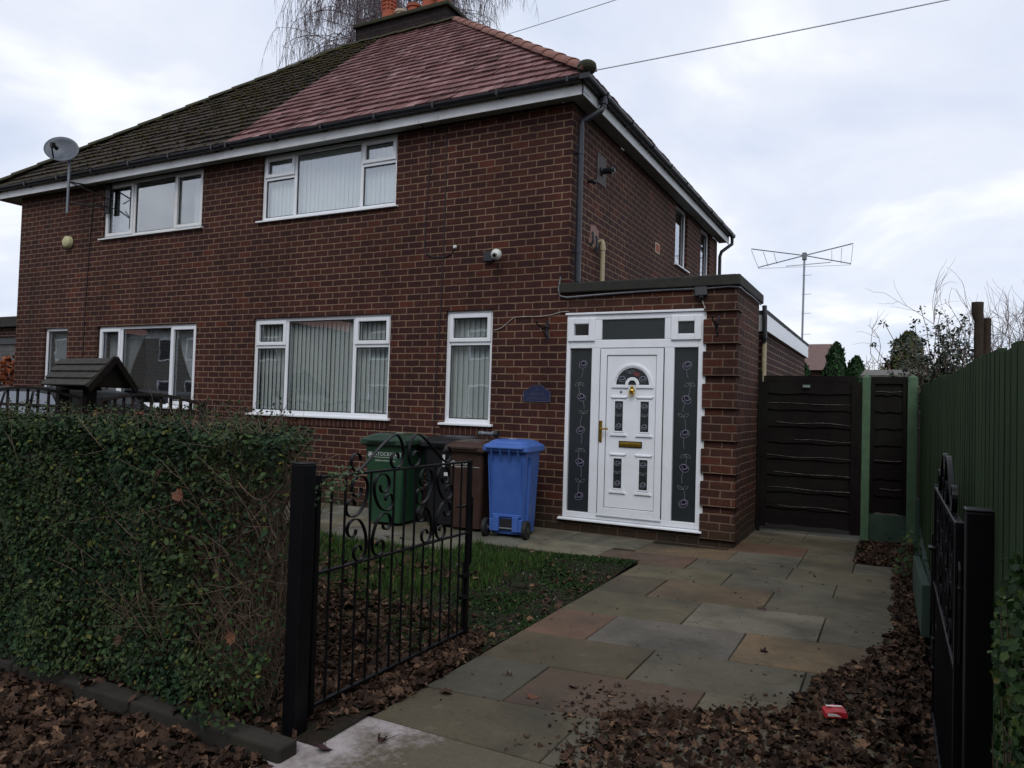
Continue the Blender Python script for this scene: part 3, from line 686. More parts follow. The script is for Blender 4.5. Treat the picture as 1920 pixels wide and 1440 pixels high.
# side extension behind the back gate
ext = thing('side_extension', (1.2, 4, 0), 'flat roofed brick side extension with white fascia behind the dark gate', 'extension')
m = MB(); m.box(.002, 1.93, 1.70, 1.95, -.1, 2.45); m.box(1.68, 1.93, 1.95, 6.5, -.1, 2.45); m.box(.002, 1.68, 6.25, 6.5, -.1, 2.45); m.obj('wall', M_brick_n, ext, uv=True)
m = MB(); m.box(0.002, 1.985, 1.665, 1.685, 2.44, 2.65); m.box(1.965, 1.985, 1.685, 6.52, 2.44, 2.65); m.obj('fascia', M_upvc, ext, bevel=.003)
m = MB(); m.box(.002, 1.99, 1.66, 6.54, 2.652, 2.70); m.obj('roof', M_felt, ext)
m = MB(); m.box(1.93, 1.964, 1.686, 6.5, 2.44, 2.455); m.obj('soffit', M_upvc_d, ext)
m = MB(); m.tube([(1.955, 1.62, 2.75), (1.965, 1.6, 2.6), (1.965, 1.6, 2.35), (1.955, 1.62, 2.3)], .03, 8); m.obj('downpipe', M_black, ext)
m = MB(); m.tube([(1.96, 1.64, 2.3), (1.96, 1.64, .1)], .028, 8); m.obj('waste_pipe', M_beige, ext)
# ------------------------------------------------------------------ ground
def structure(name, mb_or_me, mats, **k):
    o = (mb_or_me.obj(name, mats, **k) if isinstance(mb_or_me, MB) else link(name, mb_or_me, mats)); o['kind'] = 'structure'; return o
def soil_mat():
    t = NT('bare soil with green moss'); P = t.pos()
    c = t.ramp(t.noise(P, 30, 6, .7), [(.25, lin('#17120e')), (.5, lin('#2b231c')), (.75, lin('#40362c')), (1, lin('#6a6258'))])
    c = t.mix(t.fr(t.noise(P, 5, 6, .75), .48, .62, 0, .75), c, lin('#1c2a14'))
    t.bump(t.noise(P, 40, 6, .75), .9, .03); return t.fin(c, .95, .2)
M_soil = soil_mat()
m = MB(); m.add([(-400, -400, -.05), (400, -400, -.05), (400, 600, -.05), (-400, 600, -.05)], [(0,1,2,3)]); structure('ground', m, M_soil)
def stone_mat():
    t = NT('riven stone flags'); P = t.pos()
    base = t.n('ShaderNodeVertexColor'); base.layer_name = 'flag'
    c = t.mix(t.fr(t.noise(P, 2.6, 6, .62, .6), .35, .7, 0, .6), base.outputs[0], lin('#3f3d30'))
    c = t.mix(t.fr(t.noise(P, 1.1, 5, .6), .48, .72, 0, .7), c, lin('#2c2d29'))
    c = t.mix(t.fr(t.noise(P, 4.5, 6, .7, 1.2), .55, .68, 0, .55), c, lin('#3a352a'))
    c = t.mix(t.fr(t.noise(P, 7, 5, .7), .6, .72, 0, .35), c, lin('#7a7466'))
    c = t.mix(t.fr(t.noise(P, 55, 4, .7), .5, .8, 0, .5), c, lin('#20201d'))
    c = t.mix(t.fr(t.noise(P, 17, 5, .7), .64, .76, 0, .35), c, lin('#6e6a5e'))
    h = t.math('ADD', t.math('MULTIPLY', t.noise(P, 6, 6, .6), 1.), t.math('MULTIPLY', t.noise(P, 80, 4, .7), .12))
    t.bump(h, .35, .02)
    return t.fin(c, t.fr(t.noise(P, 3, 4), .3, .7, .6, .9), .2)
M_stone = stone_mat()
G1, G2, OL, YE, RD, DG, BL, RB, BRN = '#605a4c', '#6b6558', '#5f5846', '#6c5b46', '#634b3e', '#504c43', '#5d5954', '#56453c', '#574e3e'
slope = .11
def row(xm): pass
YR_ = [-.61, -1.18, -1.69, -2.32, -2.96, -3.56, -4.11, -4.66, -5.20]      # flag courses, measured at x = 2.4
DR = [ # per course: (x0, x1, colour)
 [(.88, 1.74, RD), (1.74, 2.60, G1), (2.60, 3.44, OL)],
 [(1.33, 2.16, OL), (2.16, 3.0, G1), (3.0, 3.43, G1)],
 [(1.33, 1.74, BRN), (1.74, 2.58, YE), (2.58, 3.43, G1)],
 [(1.33, 2.16, OL), (2.16, 3.0, G2), (3.0, 3.43, G1)],
 [(1.33, 1.74, RD), (1.74, 2.58, BL), (2.58, 3.43, YE)],
 [(1.33, 2.17, BRN), (2.17, 3.0, G1), (3.0, 3.44, DG)],
 [(1.33, 1.75, DG), (1.75, 2.58, RB), (2.58, 3.44, G1)],
 [(1.33, 2.17, BRN), (2.17, 3.0, G1), (3.0, 3.44, BRN)]]
flags = []
def flag(mb, cols, pts, col, top=0.0):
    cx = sum(p[0] for p in pts)/4; cy = sum(p[1] for p in pts)/4; g = .0035
    q = []
    for x, y in pts:
        dx, dy = x-cx, y-cy; q.append((x-math.copysign(g, dx)+random.uniform(-.003, .003), y-math.copysign(g, dy)+random.uniform(-.003, .003)))
    z = [top+random.uniform(-.002, .002) for _ in range(4)]; n = len(mb.v)
    ins = .004
    inn = [(x-math.copysign(ins, x-cx), y-math.copysign(ins, y-cy)) for x, y in q]
    mb.add([(a[0], a[1], -.05) for a in q]+[(a[0], a[1], zz_-.004) for a, zz_ in zip(q, z)]+[(a[0], a[1], zz_) for a, zz_ in zip(inn, z)],
           [(4,5,9,8), (5,6,10,9), (6,7,11,10), (7,4,8,11), (8,9,10,11), (0,1,5,4), (1,2,6,5), (2,3,7,6), (3,0,4,7)])
    c = list(lin(col)); k = random.uniform(.85, 1.1); c = [c[0]*k*random.uniform(.96, 1.04), c[1]*k, c[2]*k*random.uniform(.96, 1.04), 1]
    cols += [c]*12
def flag_obj(name, fl):
    mb = MB(); cols = []
    for pts, c in fl: flag(mb, cols, pts, c)
    me = mb.mesh(name, False); a = me.color_attributes.new('flag', 'FLOAT_COLOR', 'POINT'); a.data.foreach_set('color', np.array(cols, np.float32).ravel())
    return structure(name, me, M_stone)
fl = []
for k, r in enumerate(DR):
    for x0, x1, c in r:
        f0 = lambda x, y: y+(x-2.4)*slope
        if k == 7: lo = lambda x: -5.2
        else: lo = lambda x, k=k: f0(x, YR_[k+1])
        fl.append(([(x0, lo(x0)), (x1, lo(x1)), (x1, f0(x1, YR_[k])), (x0, f0(x0, YR_[k]))], c))
# behind the first course, up to the porch and the back gate
for x0, x1, c in ((1.12, 2.0, YE), (2.0, 2.62, G2), (2.62, 3.09, OL)):
    fl.append(([(x0, -.61+(x0-2.4)*slope), (x1, -.61+(x1-2.4)*slope), (x1, -.06+(x1-2.4)*slope), (x0, max(-.06+(x0-2.4)*slope, -.3))], c))
fl.append(([(3.09, -.54), (3.46, -.5), (3.46, -.02), (3.09, -.06)], G2))
for y0, y1, r in ((-.06, .52, [(1.9, 2.62, RD), (2.62, 3.07, G1)]), (.52, 1.02, [(1.9, 2.2, OL), (2.2, 3.07, OL)]), (1.02, 1.7, [(1.9, 2.5, G1), (2.5, 3.07, OL)])):
    for x0, x1, c in r: fl.append(([(x0, y0+(x0-2.4)*slope), (x1, y0+(x1-2.4)*slope), (x1, y1+(x1-2.4)*slope), (x0, y1+(x0-2.4)*slope)], c))
flag_obj('driveway', fl)
m = MB(); m.add([(1.31, -5.2, -.012), (3.45, -5.2, -.012), (3.45, 1.75, -.012), (1.31, 1.75, -.012)], [(0,1,2,3)]); m.add([(-9, -1.8, -.0125), (1.31, -1.25, -.0125), (1.31, 0, -.0125), (-9, 0, -.0125)], [(0,1,2,3)]); structure('joint_dirt', m, M_soil)
# path along the house front
fl = []; y0s = (-.02, -.62); 
def pe(x): return -1.22-.0*(x)-max(0, -(x+.3))*.28*(1 if x > -2 else 0) - (.48 if x <= -2 else 0)
x = 1.12; i = 0
cs = [G2, '#74705f', YE, '#6f6d64', '#74726a', G1]
while x > -9:
    w_ = .87; a = x-w_
    fl.append(([(a, -.66), (x, -.66), (x, -.012), (a, -.012)], cs[i % 6])); i += 1; x = a
x = .88
while x > -9:
    w_ = .87; a = x-w_
    fl.append(([(a, -1.24), (x, -1.24), (x, -.67), (a, -.67)], cs[(i*2+1) % 6])); i += 1; x = a
x = -.4
while x > -9:
    w_ = .87; a = x-w_
    fl.append(([(a, -1.80), (x, -1.80), (x, -1.25), (a, -1.25)], cs[(i*2+1) % 6])); i += 1; x = a
flag_obj('path', fl)
# concrete threshold, rough and pale
def conc_mat():
    t = NT('rough pale concrete'); P = t.pos()
    c = t.ramp(t.noise(P, 7, 6, .7), [(.3, lin('#6e6660')), (.5, lin('#a39a98')), (.7, lin('#b8b0b0'))])
    st = t.math('ADD', t.math('MULTIPLY', t.noise(P, 2.2, 5, .65), .7), t.math('MULTIPLY', t.noise(P, 30, 5, .8), .35))
    sx = t.n('ShaderNodeSeparateXYZ'); t.l(P, sx.inputs[0])
    st = t.math('ADD', st, t.fr(sx.outputs[0], 1.2, 1.9, -.16, .16))
    c = t.mix(t.fr(st, .46, .60, 0, .95), c, t.mix(t.noise(P, 40, 4), lin('#4a4434'), lin('#6a6250')))
    c = t.mix(t.fr(t.noise(P, 160, 3, .8), .5, .75, 0, .5), c, lin('#5a5452'))
    t.bump(t.noise(P, 75, 5, .8), .8, .012); return t.fin(c, .95, .2)
m = MB(); n = 40
pts = [(1.24, -5.13), (1.3, -5.2), (3.8, -5.205), (3.8, -7.6), (.4, -7.6), (.7, -6.6), (1.0, -6.1), (1.22, -5.8), (1.2, -5.5)]
m.add([(a, b, -.004) for a, b in pts], [tuple(range(len(pts)))]); structure('crossover', m, conc_mat())
m = MB()
x = 1.30
k = 0
while x > -6:
    m.box(x-.91, x-.006, -5.735, -5.63, -.06, .052+random.uniform(-.006, .004)); x -= .915
structure('kerb', m, pmat('dirty concrete edging', '#2c2922', '#1c1a16', 6, rough=.95, bump=.6, bdist=.006), bevel=.012)
m = MB(); m.add([(-8, -5.766, -.012), (1.23, -5.766, -.012), (.5, -8, -.012), (-8, -8, -.012)], [(0,1,2,3)]); structure('pavement', m, M_soil)

# lawn: gently uneven sheet under the grass
def lawn_z(x, y): return .015+.012*np.sin(x*3.1+y*1.7)+.008*np.sin(y*5.3-x*2.2)
xs = np.linspace(-7, 1.32, 90); ys = np.linspace(-5.55, -1.25, 50); X_, Y_ = np.meshgrid(xs, ys); Z_ = lawn_z(X_, Y_)-.02-.07*((X_ < -.35) & (Y_ > -1.86))
V = np.stack([X_.ravel(), Y_.ravel(), Z_.ravel()], 1); I = np.arange(90*50).reshape(50, 90)
F_ = np.stack([I[:-1,:-1].ravel(), I[:-1,1:].ravel(), I[1:,1:].ravel(), I[1:,:-1].ravel()], 1)
structure('lawn', fast_mesh('lawn', V, F_), M_soil)
# grass blades
def blades(name, pos, h, w, cols, parent=None):
    n = len(pos); BV = np.array([(-.5, 0, 0), (.5, 0, 0), (.38, .12, .55), (-.38, .12, .55), (0, .42, 1.)]); 
    th = RNG.random(n)*6.283; c, s_ = np.cos(th), np.sin(th)
    lean = RNG.uniform(.2, 1.3, n)
    V = np.empty((n, 5, 3)); 
    lx, ly, lz = BV[:, 0][None]*w[:, None], BV[:, 1][None]*(h*lean)[:, None], BV[:, 2][None]*h[:, None]
    V[..., 0] = lx*c[:, None]-ly*s_[:, None]+pos[:, 0:1]; V[..., 1] = lx*s_[:, None]+ly*c[:, None]+pos[:, 1:2]; V[..., 2] = lz+pos[:, 2:3]
    o5 = (np.arange(n)*5)[:, None]
    F_ = np.concatenate([np.array([[0,1,2]])+o5, np.array([[0,2,3]])+o5, np.array([[3,2,4]])+o5])
    t = NT(name+' blades'); cc = t.ramp(t.rnd(), cols); m_ = t.fin(cc, .85, .08)
    o = link(name, fast_mesh(name, V.reshape(-1, 3), F_), m_); o['kind'] = 'stuff'; return o
GC = [(0, lin('#1c2f12')), (.35, lin('#26401a')), (.7, lin('#2f4a1e')), (.9, lin('#43552a')), (1, lin('#5a5a34'))]
def edge(y): return .56+.05*np.sin(y*6)+.03*np.sin(y*17)-np.clip(-y-3, 0, 2)*.25
p = np.stack([RNG.uniform(-3.6, .75, 52000), RNG.uniform(-5.2, -1.27, 52000)], 1)
p[:, 0] = np.where(RNG.random(len(p)) < .5, p[:, 0], -1.8+(p[:, 0]+1.8)*.999)
kp = (p[:, 0] < edge(p[:, 1])+np.abs(RNG.normal(0, .09, len(p)))*RNG.choice([-.3, 1], len(p)))
back = np.where(p[:, 0] < -.4, -1.82, -1.27)+.05*np.sin(p[:, 0]*9)
kp &= (p[:, 1] < back+RNG.normal(0, .02, len(p)))
thin = np.clip((-p[:, 1]-3.0)/1.6, 0, 1); kp &= RNG.random(len(p)) > thin*.85
p = p[kp]; z = lawn_z(p[:, 0], p[:, 1])-.02
tuft = .5+.5*np.sin(p[:, 0]*4.1+1)*np.sin(p[:, 1]*5.2)
blades('grass', np.column_stack([p, z]), (.035+.045*tuft)*RNG.uniform(.6, 1.3, len(p)), RNG.uniform(.004, .007, len(p)), GC)
# low mossy weeds on the bare strip
p = np.stack([RNG.uniform(.45, 1.33, 26000), RNG.uniform(-4.6, -1.25, 26000)], 1)
f_ = np.sin(p[:, 0]*9+2.*np.sin(p[:, 1]*3))+np.sin(p[:, 1]*6.3+p[:, 0]*3)+np.sin(p[:, 1]*13+1)*.5
ex = edge(p[:, 1]); kp = (p[:, 0] > ex-.05) & ((f_ > .45) | (RNG.random(len(p)) < .28) | (p[:, 1] > -1.5))
p = p[kp]; z = lawn_z(p[:, 0], p[:, 1])-.015; N = len(p)
V, F_ = inst(LEAF_V, LEAF_F, np.column_stack([p, z+RNG.uniform(0, .015, N)]), rot_from(RNG.normal(0, .5, (N, 3))+[0, 0, 1.], RNG.random(N)*6.28), RNG.uniform(.01, .026, N))
t = NT('weed leaves'); MW = t.fin(t.ramp(t.rnd(), [(0, lin('#13200e')), (.5, lin('#1e3214')), (1, lin('#314823'))]), .8, .1)
o = link('weeds', fast_mesh('weeds', V, F_), MW); o['kind'] = 'stuff'
# gravel specks
p = np.stack([RNG.uniform(.4, 1.33, 420), RNG.uniform(-4.4, -1.3, 420)], 1); p = p[p[:, 0] > edge(p[:, 1])-.03]; N = len(p)
V, F_ = inst(iv, ifc, np.column_stack([p, lawn_z(p[:, 0], p[:, 1])-.016]), rot_from(RNG.normal(0, 1, (N, 3)), RNG.random(N)*6.28), RNG.uniform(.004, .013, N))
t = NT('gravel'); MGr = t.fin(t.ramp(t.rnd(), [(0, lin('#2a2622')), (.7, lin('#48433c')), (1, lin('#8a867e'))]), .9, .2)
o = link('gravel', fast_mesh('gravel', V, F_), MGr); o['kind'] = 'stuff'

# ------------------------------------------------------------------ fallen leaves
def maple(seed):
    r = random.Random(seed); pts = [(0, -.5, 0)]; 
    lobes = [(-65, .44), (-35, .40), (-8, .58), (18, .42), (45, .58), (68, .44), (90, .68), (112, .44), (135, .58), (162, .42), (188, .58), (215, .40), (245, .44)]
    out = []
    for a, q in lobes:
        q *= r.uniform(.85, 1.12); a = math.radians(a+r.uniform(-4, 4)); out.append((q*math.cos(a), q*math.sin(a)))
    cx, cy = r.uniform(-1, 1), r.uniform(-1, 1); k1, k2 = r.uniform(.5, 2.6), r.uniform(-.9, 1.3); ph = r.random()*6.28; k3 = r.uniform(.05, .16)
    def lift(x, y):
        d = (x*math.cos(ph)+y*math.sin(ph)); e_ = (-x*math.sin(ph)+y*math.cos(ph))
        return k1*d*d*.55+k2*e_*e_*.5+k3*math.sin(9*x+ph)*math.cos(8*y)
    V = [(0, 0, lift(0, 0))]
    mid = [(x*.5, y*.5) for x, y in out]
    V += [(x, y, lift(x, y)) for x, y in mid]+[(x, y, lift(x, y)) for x, y in out]
    # dried leaves roll up along one direction
    cu = r.uniform(1.6, 4.2)*(1 if r.random() < .8 else .3); rp = r.random()*6.28; W_ = []
    for x, y, z in V:
        d, e_ = x*math.cos(rp)+y*math.sin(rp), -x*math.sin(rp)+y*math.cos(rp)
        k_ = cu*(1+.5*e_); an = d*k_; d2 = math.sin(an)/k_; z2 = (1-math.cos(an))/k_
        W_.append((d2*math.cos(rp)-e_*math.sin(rp), d2*math.sin(rp)+e_*math.cos(rp), z2+z*.45+r.uniform(-.03, .03)))
    V = W_
    n = len(out); F_ = []
    for i in range(n):
        j = (i+1) % n
        F_ += [(0, 1+i, 1+j), (1+i, 1+n+i, 1+n+j), (1+i, 1+n+j, 1+j)]
    V = np.array(V); V[:, 2] -= V[:, 2].min(); return V, np.array(F_)
MAPLE = [maple(s) for s in range(14)]
t = NT('dry brown leaves'); P = t.pos()
cc = t.ramp(t.rnd(), [(0, lin('#1e1814')), (.25, lin('#31251e')), (.55, lin('#423229')), (.78, lin('#513f33')), (.92, lin('#624d3e')), (.98, lin('#745844')), (1, lin('#866a52'))])
cc = t.mix(t.fr(t.noise(P, 70, 3), .4, .7, 0, .45), cc, lin('#1e130e'))
t.bump(t.noise(P, 130, 3), .3, .004); M_dry = t.fin(cc, .85, .12)
def litter(name, pos, size, tilt=.55):
    parts = []; grp = RNG.integers(0, len(MAPLE), len(pos))
    for g, (mv, mf) in enumerate(MAPLE):
        k = grp == g; n = k.sum()
        if not n: continue
        nr = RNG.normal(0, tilt, (n, 3))+[0, 0, 1.]; nr[:, 2] *= np.where(RNG.random(n) < .35, -1, 1)
        parts.append(inst(mv-[0, 0, mv[:, 2].mean()], mf, pos[k], rot_from(nr, RNG.random(n)*6.283), size[k]))
    V, F_ = join_np(parts); V[:, 2] = np.maximum(V[:, 2], -.03+RNG.uniform(0, .01, len(V)))
    o = link(name, fast_mesh(name, V, F_), M_dry, smooth=False); o['kind'] = 'stuff'; return o
def in_poly(p, poly):
    x, y = p[:, 0], p[:, 1]; c = np.zeros(len(p), bool); j = len(poly)-1
    for i in range(len(poly)):
        xi, yi = poly[i]; xj, yj = poly[j]
        c ^= ((yi > y) != (yj > y)) & (x < (xj-xi)*(y-yi)/(yj-yi+1e-12)+xi); j = i
    return c
def soft(p, a, f=1.):
    return p+a*np.column_stack([np.sin(p[:, 1]*7*f+1.3)+np.sin(p[:, 1]*17*f), np.sin(p[:, 0]*8*f)+np.sin(p[:, 0]*19*f+2)])
parts = []
def scatter(poly, n, z0, z1, fuzz=.03):
    poly = np.array(poly); lo, hi = poly.min(0), poly.max(0); p = RNG.uniform(lo, hi, (n, 2)); q = soft(p, fuzz)+RNG.normal(0, fuzz*.7, p.shape); p = p[in_poly(q, poly)]
    return np.column_stack([p, RNG.uniform(z0, z1, len(p))])
RP = [(2.24, -5.5), (2.24, -4.62), (2.42, -4.42), (2.62, -4.36), (2.95, -4.12), (3.1, -3.55), (3.3, -2.9), (3.44, -2.4), (3.44, -.45), (3.48, 0), (3.1, .05), (3.1, 1.45), (3.62, 1.45), (3.62, -6.2), (2.3, -6.2)]
a1 = scatter(RP, 17000, .0, .018, .016)
LP = [(1.31, -5.12), (1.32, -4.35), (1.2, -4.05), (.9, -3.75), (.5, -3.6), (.1, -3.7), (-.3, -3.4), (-1.6, -3.8), (-1.6, -5.3), (1.05, -5.3)]
a2 = scatter(LP, 10500, .0, .03, .05)
LP2 = [(.4, -3.7), (.5, -2.9), (-.2, -2.4), (-1.4, -2.9), (-1.6, -3.8)]
a3 = np.concatenate([scatter([(-2.5, -5), (-2.5, -1.9), (.5, -1.5), (.6, -5)], 260, .02, .05, .0), scatter(LP2, 420, .02, .05, .05), scatter([(.5, -4.4), (.5, -1.4), (1.3, -1.4), (1.3, -4.4)], 160, .0, .01, .0)])
PVp = [(1.29, -5.76), (1.25, -5.92), (.9, -6.3), (.45, -6.9), (.2, -7.5), (-2.6, -7.5), (-2.6, -5.74)]
a4 = scatter(PVp, 22000, -.035, .0, .02)
a4[:, 2] += .016
a5 = np.concatenate([scatter([(1.02, -5.25), (1.335, -5.17), (1.34, -4.3), (1.2, -3.95), (1.02, -4.0)], 1700, .0, .035, .015), scatter([(1.08, -5.4), (1.24, -5.42), (1.28, -5.15), (1.05, -5.15)], 90, .0, .02, .0), scatter([(-2.5, -5.73), (-2.5, -5.6), (1.28, -5.6), (1.28, -5.73)], 60, .055, .07, .0), scatter([(-.5, -5.63), (-.5, -5.3), (1.08, -5.3), (1.2, -5.63)], 420, -.02, .02, .0)])
allp = np.concatenate([a1, a2, a3, a4, a5]); sz = .024+.048*RNG.random(len(allp))**1.2; sz[:len(a1)] *= .85
sz[len(a1):len(a1)+len(a2)+len(a3)] *= .95
litter('leaf_litter', allp, sz)
pm = np.concatenate([scatter([(2.0, -5.2), (2.0, -4.6), (2.45, -4.35), (3.1, -3.9), (3.25, -3.4), (3.3, -5.2)], 2600, .0, .008, .1), scatter([(3.40, -2.6), (3.40, 1.3), (3.62, 1.3), (3.62, -2.6)], 2600, .0, .03, .02), scatter([(1.30, -5.1), (1.36, -1.5), (1.2, -1.5), (1.1, -5.1)], 300, .0, .012, .02), scatter([(1.3, -5.1), (3.4, -5.1), (3.4, -.5), (1.3, -.5)], 160, .0, .003, .0)])
litter('leaf_crumbs', pm, RNG.uniform(.008, .028, len(pm)), .3)
def single_leaf(x, y, z, s, label, seed=0, nrm=(0, 0, 1), cat='leaf', grp='dry leaves lying singly', mat=None):
    v, f = MAPLE[seed % len(MAPLE)]; k = np.array([nrm], float)
    V, F_ = inst(v, f, np.array([[x, y, z]]), rot_from(k, np.array([seed*1.7])), np.array([s]))
    n = len(V); st = MB(); R0 = rot_from(k, np.array([seed*1.7]))[0]
    me = MB(); me.v = [tuple(p) for p in V]; me.f = [tuple(q) for q in F_]; me.mi = [0]*len(me.f)
    b = np.array([x, y, z]); me.tube([tuple(b+R0@np.array([0, -.05, v[0, 2]])*s), tuple(b+R0@np.array([.1, -.7, .1])*s), tuple(b+R0@np.array([.25, -1.1, .12])*s)], .0014, 4)
    o = link('fallen_leaf', me.mesh('fallen_leaf', False), mat or M_dry, base=(x, y, z)); return tag(o, label, cat, grp)
M_dry2 = pmat('orange brown leaf', '#6e4630', '#4e3022', 60, rough=.8)
M_dry3 = pmat('purple brown leaf', '#3a2024', '#2a181a', 60, rough=.8)
single_leaf(1.36, -5.56, .0, .075, 'curled purple brown leaf on the white concrete nearest the left gatepost', 3, (.2, .3, 1), mat=M_dry3)
single_leaf(1.52, -5.37, .0, .075, 'brown leaf with spread points lying where the white concrete meets the flags', 6, (-.2, .1, 1))
single_leaf(1.86, -4.62, .0, .06, 'pale tan curled leaf on the joint below the red brown flag', 2, (.1, .1, 1), mat=M_dry2)
single_leaf(1.98, -4.40, .0, .055, 'dark shrivelled leaf in the middle of the red brown flag', 5, (.0, .3, 1))
single_leaf(1.62, -4.42, .0, .05, 'small dark leaf with a long stalk on the dark grey flag', 8, (.3, .1, 1))
single_leaf(2.58, -2.30, .0, .07, 'dark leaf clump caught on the joint beside the yellow flag', 10, (.1, -.2, 1), mat=M_dry3)
single_leaf(2.74, -3.28, .0, .055, 'dark withered leaf lying on the long yellow flag', 1, (.1, .2, 1), mat=M_dry3)
single_leaf(1.47, -4.80, .0, .07, 'brown leaf at the edge of the flags near the foot of the open left gate', 4, (.1, .1, 1))

# crumpled red packet
m = MB(); m.add([(-.05,-.035,0),(.05,-.04,.004),(.052,.033,.012),(-.045,.036,.006),(-.048,-.033,.02),(.046,-.036,.026),(.05,.03,.034),(-.043,.034,.024),(.0,-.04,.03),(.002,.036,.036)],
  [(0,1,2,3),(4,8,9,7),(8,5,6,9),(0,1,5,8,4),(1,2,6,5),(2,3,7,9,6),(3,0,4,7)])
m.m = 1; m.box(-.04, .03, -.038, -.036, .008, .02); m.box(-.03, .04, .01, .025, .0352, .0362)
for i, p in enumerate(m.v): m.v[i] = (3.18+p[0]*math.cos(.4)-p[1]*math.sin(.4), -4.14+p[0]*math.sin(.4)+p[1]*math.cos(.4), .03+p[2])
tag(m.obj('packet', [pmat('red printed card', '#b3232c', '#8e1c24', 30, rough=.45, bump=.05), pmat('white print', '#d8d0cc', rough=.5, bump=0)], base=(3.18, -4.14, .03)), 'crumpled red and white packet lying on brown leaves by the right gate', 'packet')

# ------------------------------------------------------------------ gates and posts
def gatepost(x, y, h, lab):
    t_ = thing('gatepost', (x, y, 0), lab, 'gatepost', 'square black metal gateposts'); s = .0375
    m = MB(); m.box(x-s, x+s, y-s, y+s, -.1, h); m.obj('post', M_iron, t_, bevel=.004)
    m = MB(); m.box(x-s-.003, x+s+.003, y-s-.003, y+s+.003, h, h+.007); m.obj('cap', M_iron, t_, bevel=.003); return t_
GX, GY0, GY1 = 1.115, -5.37, -4.03
gatepost(1.15, -5.50, 1.145, 'black square gatepost at the corner of the privet hedge')
gatepost(3.635, -5.46, 1.165, 'black square gatepost in front of the green fence')
def spiral(c, r0, a0, a1, n, r1=.35):
    return [(c[0]+(r0*(1-t)+r0*r1*t)*math.cos(a0+(a1-a0)*t), c[1]+(r0*(1-t)+r0*r1*t)*math.sin(a0+(a1-a0)*t)) for t in [i/n for i in range(n+1)]]
def bez(a, b, c, d, n=10): return [tuple(a[k]*(1-t)**3+3*b[k]*t*(1-t)**2+3*c[k]*t*t*(1-t)+d[k]*t**3 for k in (0, 1)) for t in [i/n for i in range(1, n)]]
gate = thing('garden_gate', (GX, GY0, 0), 'black wrought iron gate leaf standing open beside the hedge, seen in full', 'gate', 'wrought iron gate leaves')
def gpt(u, z): return (GX, GY0+u, z)
GL_ = GY1-GY0; ZB, ZM, ZT = .055, .645, 1.075
m = MB()
for u in (0, GL_): m.box(GX-.013, GX+.013, GY0+u-.013, GY0+u+.013, .02, ZT+.012)
for z in (ZB, ZM, ZT): m.box(GX-.012, GX+.012, GY0+.013, GY0+GL_-.013, z-.006, z+.006)
m.obj('frame', M_iron, gate, bevel=.002)
s = GL_/14
m = MB()
for i in range(1, 14):
    top = ZT-.006 if i in (1, 2, 4, 6, 7, 8, 10, 12, 13) else ZM-.006
    m.tube([gpt(i*s, ZB+.006), gpt(i*s, top)], .0062, 8)
o = m.obj('bars', M_iron, gate)
def strip(name, path):
    m = MB(); w = .0085; t = .0028; vs = []; n = len(path)
    for i, (u, z) in enumerate(path):
        a = path[max(i-1, 0)]; b = path[min(i+1, n-1)]; d = (b[0]-a[0], b[1]-a[1]); L_ = math.hypot(*d) or 1; nx, nz = -d[1]/L_*t, d[0]/L_*t
        for sx, sn in ((-1, -1), (1, -1), (1, 1), (-1, 1)): vs.append((GX+sx*w, GY0+u+nx*sn, z+nz*sn))
    fs = [(i*4+k, i*4+(k+1) % 4, (i+1)*4+(k+1) % 4, (i+1)*4+k) for i in range(n-1) for k in range(4)]+[(3,2,1,0), tuple((n-1)*4+k for k in range(4))]
    m.add(vs, fs); return m.obj(name, M_iron, gate, smooth=False)
for c in (4*s, 10*s):
    for sg in (-1, 1):
        zh = ZM+.215
        # upper pair: small curl by the top rail, running down the middle bar and out to a bigger curl
        ca = (c+sg*1.05*s, ZT-.075); ra = .058
        top = spiral(ca, ra, math.pi/2, math.pi/2-sg*1.55*math.pi, 16, .42)[::-1]
        cb_ = (c+sg*1.5*s, zh+.06); rb = .05
        bot = spiral(cb_, rb, -math.pi/2, -math.pi/2+sg*1.5*math.pi, 16, .45)
        mid = bez((ca[0], ca[1]+ra), (c+sg*.2*s, ca[1]+ra), (c-sg*.12*s, zh+.02), (cb_[0], cb_[1]-rb), 14)
        mid = bez((ca[0], ca[1]+ra), (c-sg*.35*s, ZT-.0), (c+sg*.35*s, zh-.005), (cb_[0], cb_[1]-rb), 18)
        strip('scroll', top+mid+bot)
        # lower pair, mirrored: big curl above, small curl on the middle rail
        cc_ = (c+sg*1.35*s, zh-.055); rc = .05
        top = spiral(cc_, rc, math.pi/2, math.pi/2-sg*1.5*math.pi, 16, .45)[::-1]
        cd = (c+sg*.85*s, ZM+.052); rd = .045
        bot = spiral(cd, rd, -math.pi/2, -math.pi/2+sg*1.5*math.pi, 16, .45)
        mid = bez((cc_[0], cc_[1]+rc), (c+sg*.35*s, zh+.02), (c-sg*.3*s, ZM+.0), (cd[0], cd[1]-rd), 16)
        strip('scroll', top+mid+bot)
for sg in (-1, 1):
    c = 7*s; cl = (c+sg*4.2*s, ZT+.062); r_ = .052
    a = spiral(cl, r_, -math.pi/2, -math.pi/2+sg*1.5*math.pi, 16, .5)[::-1]
    pk = (c+sg*1.25*s, ZT+.175); ci = (c+sg*.95*s, ZT+.055); ri = .048
    b1 = bez((cl[0], cl[1]-r_), (cl[0]-sg*.6*s, ZT+.02), (pk[0]+sg*1.0*s, pk[1]-.03), pk, 12)
    b2 = bez(pk, (c+sg*.35*s, ZT+.215), (c-sg*.3*s, ZT+.0), (ci[0], ci[1]-ri), 14)
    strip('scroll', a+b1+[pk]+b2+spiral(ci, ri, -math.pi/2, -math.pi/2+sg*1.5*math.pi, 14, .5))
m = MB()
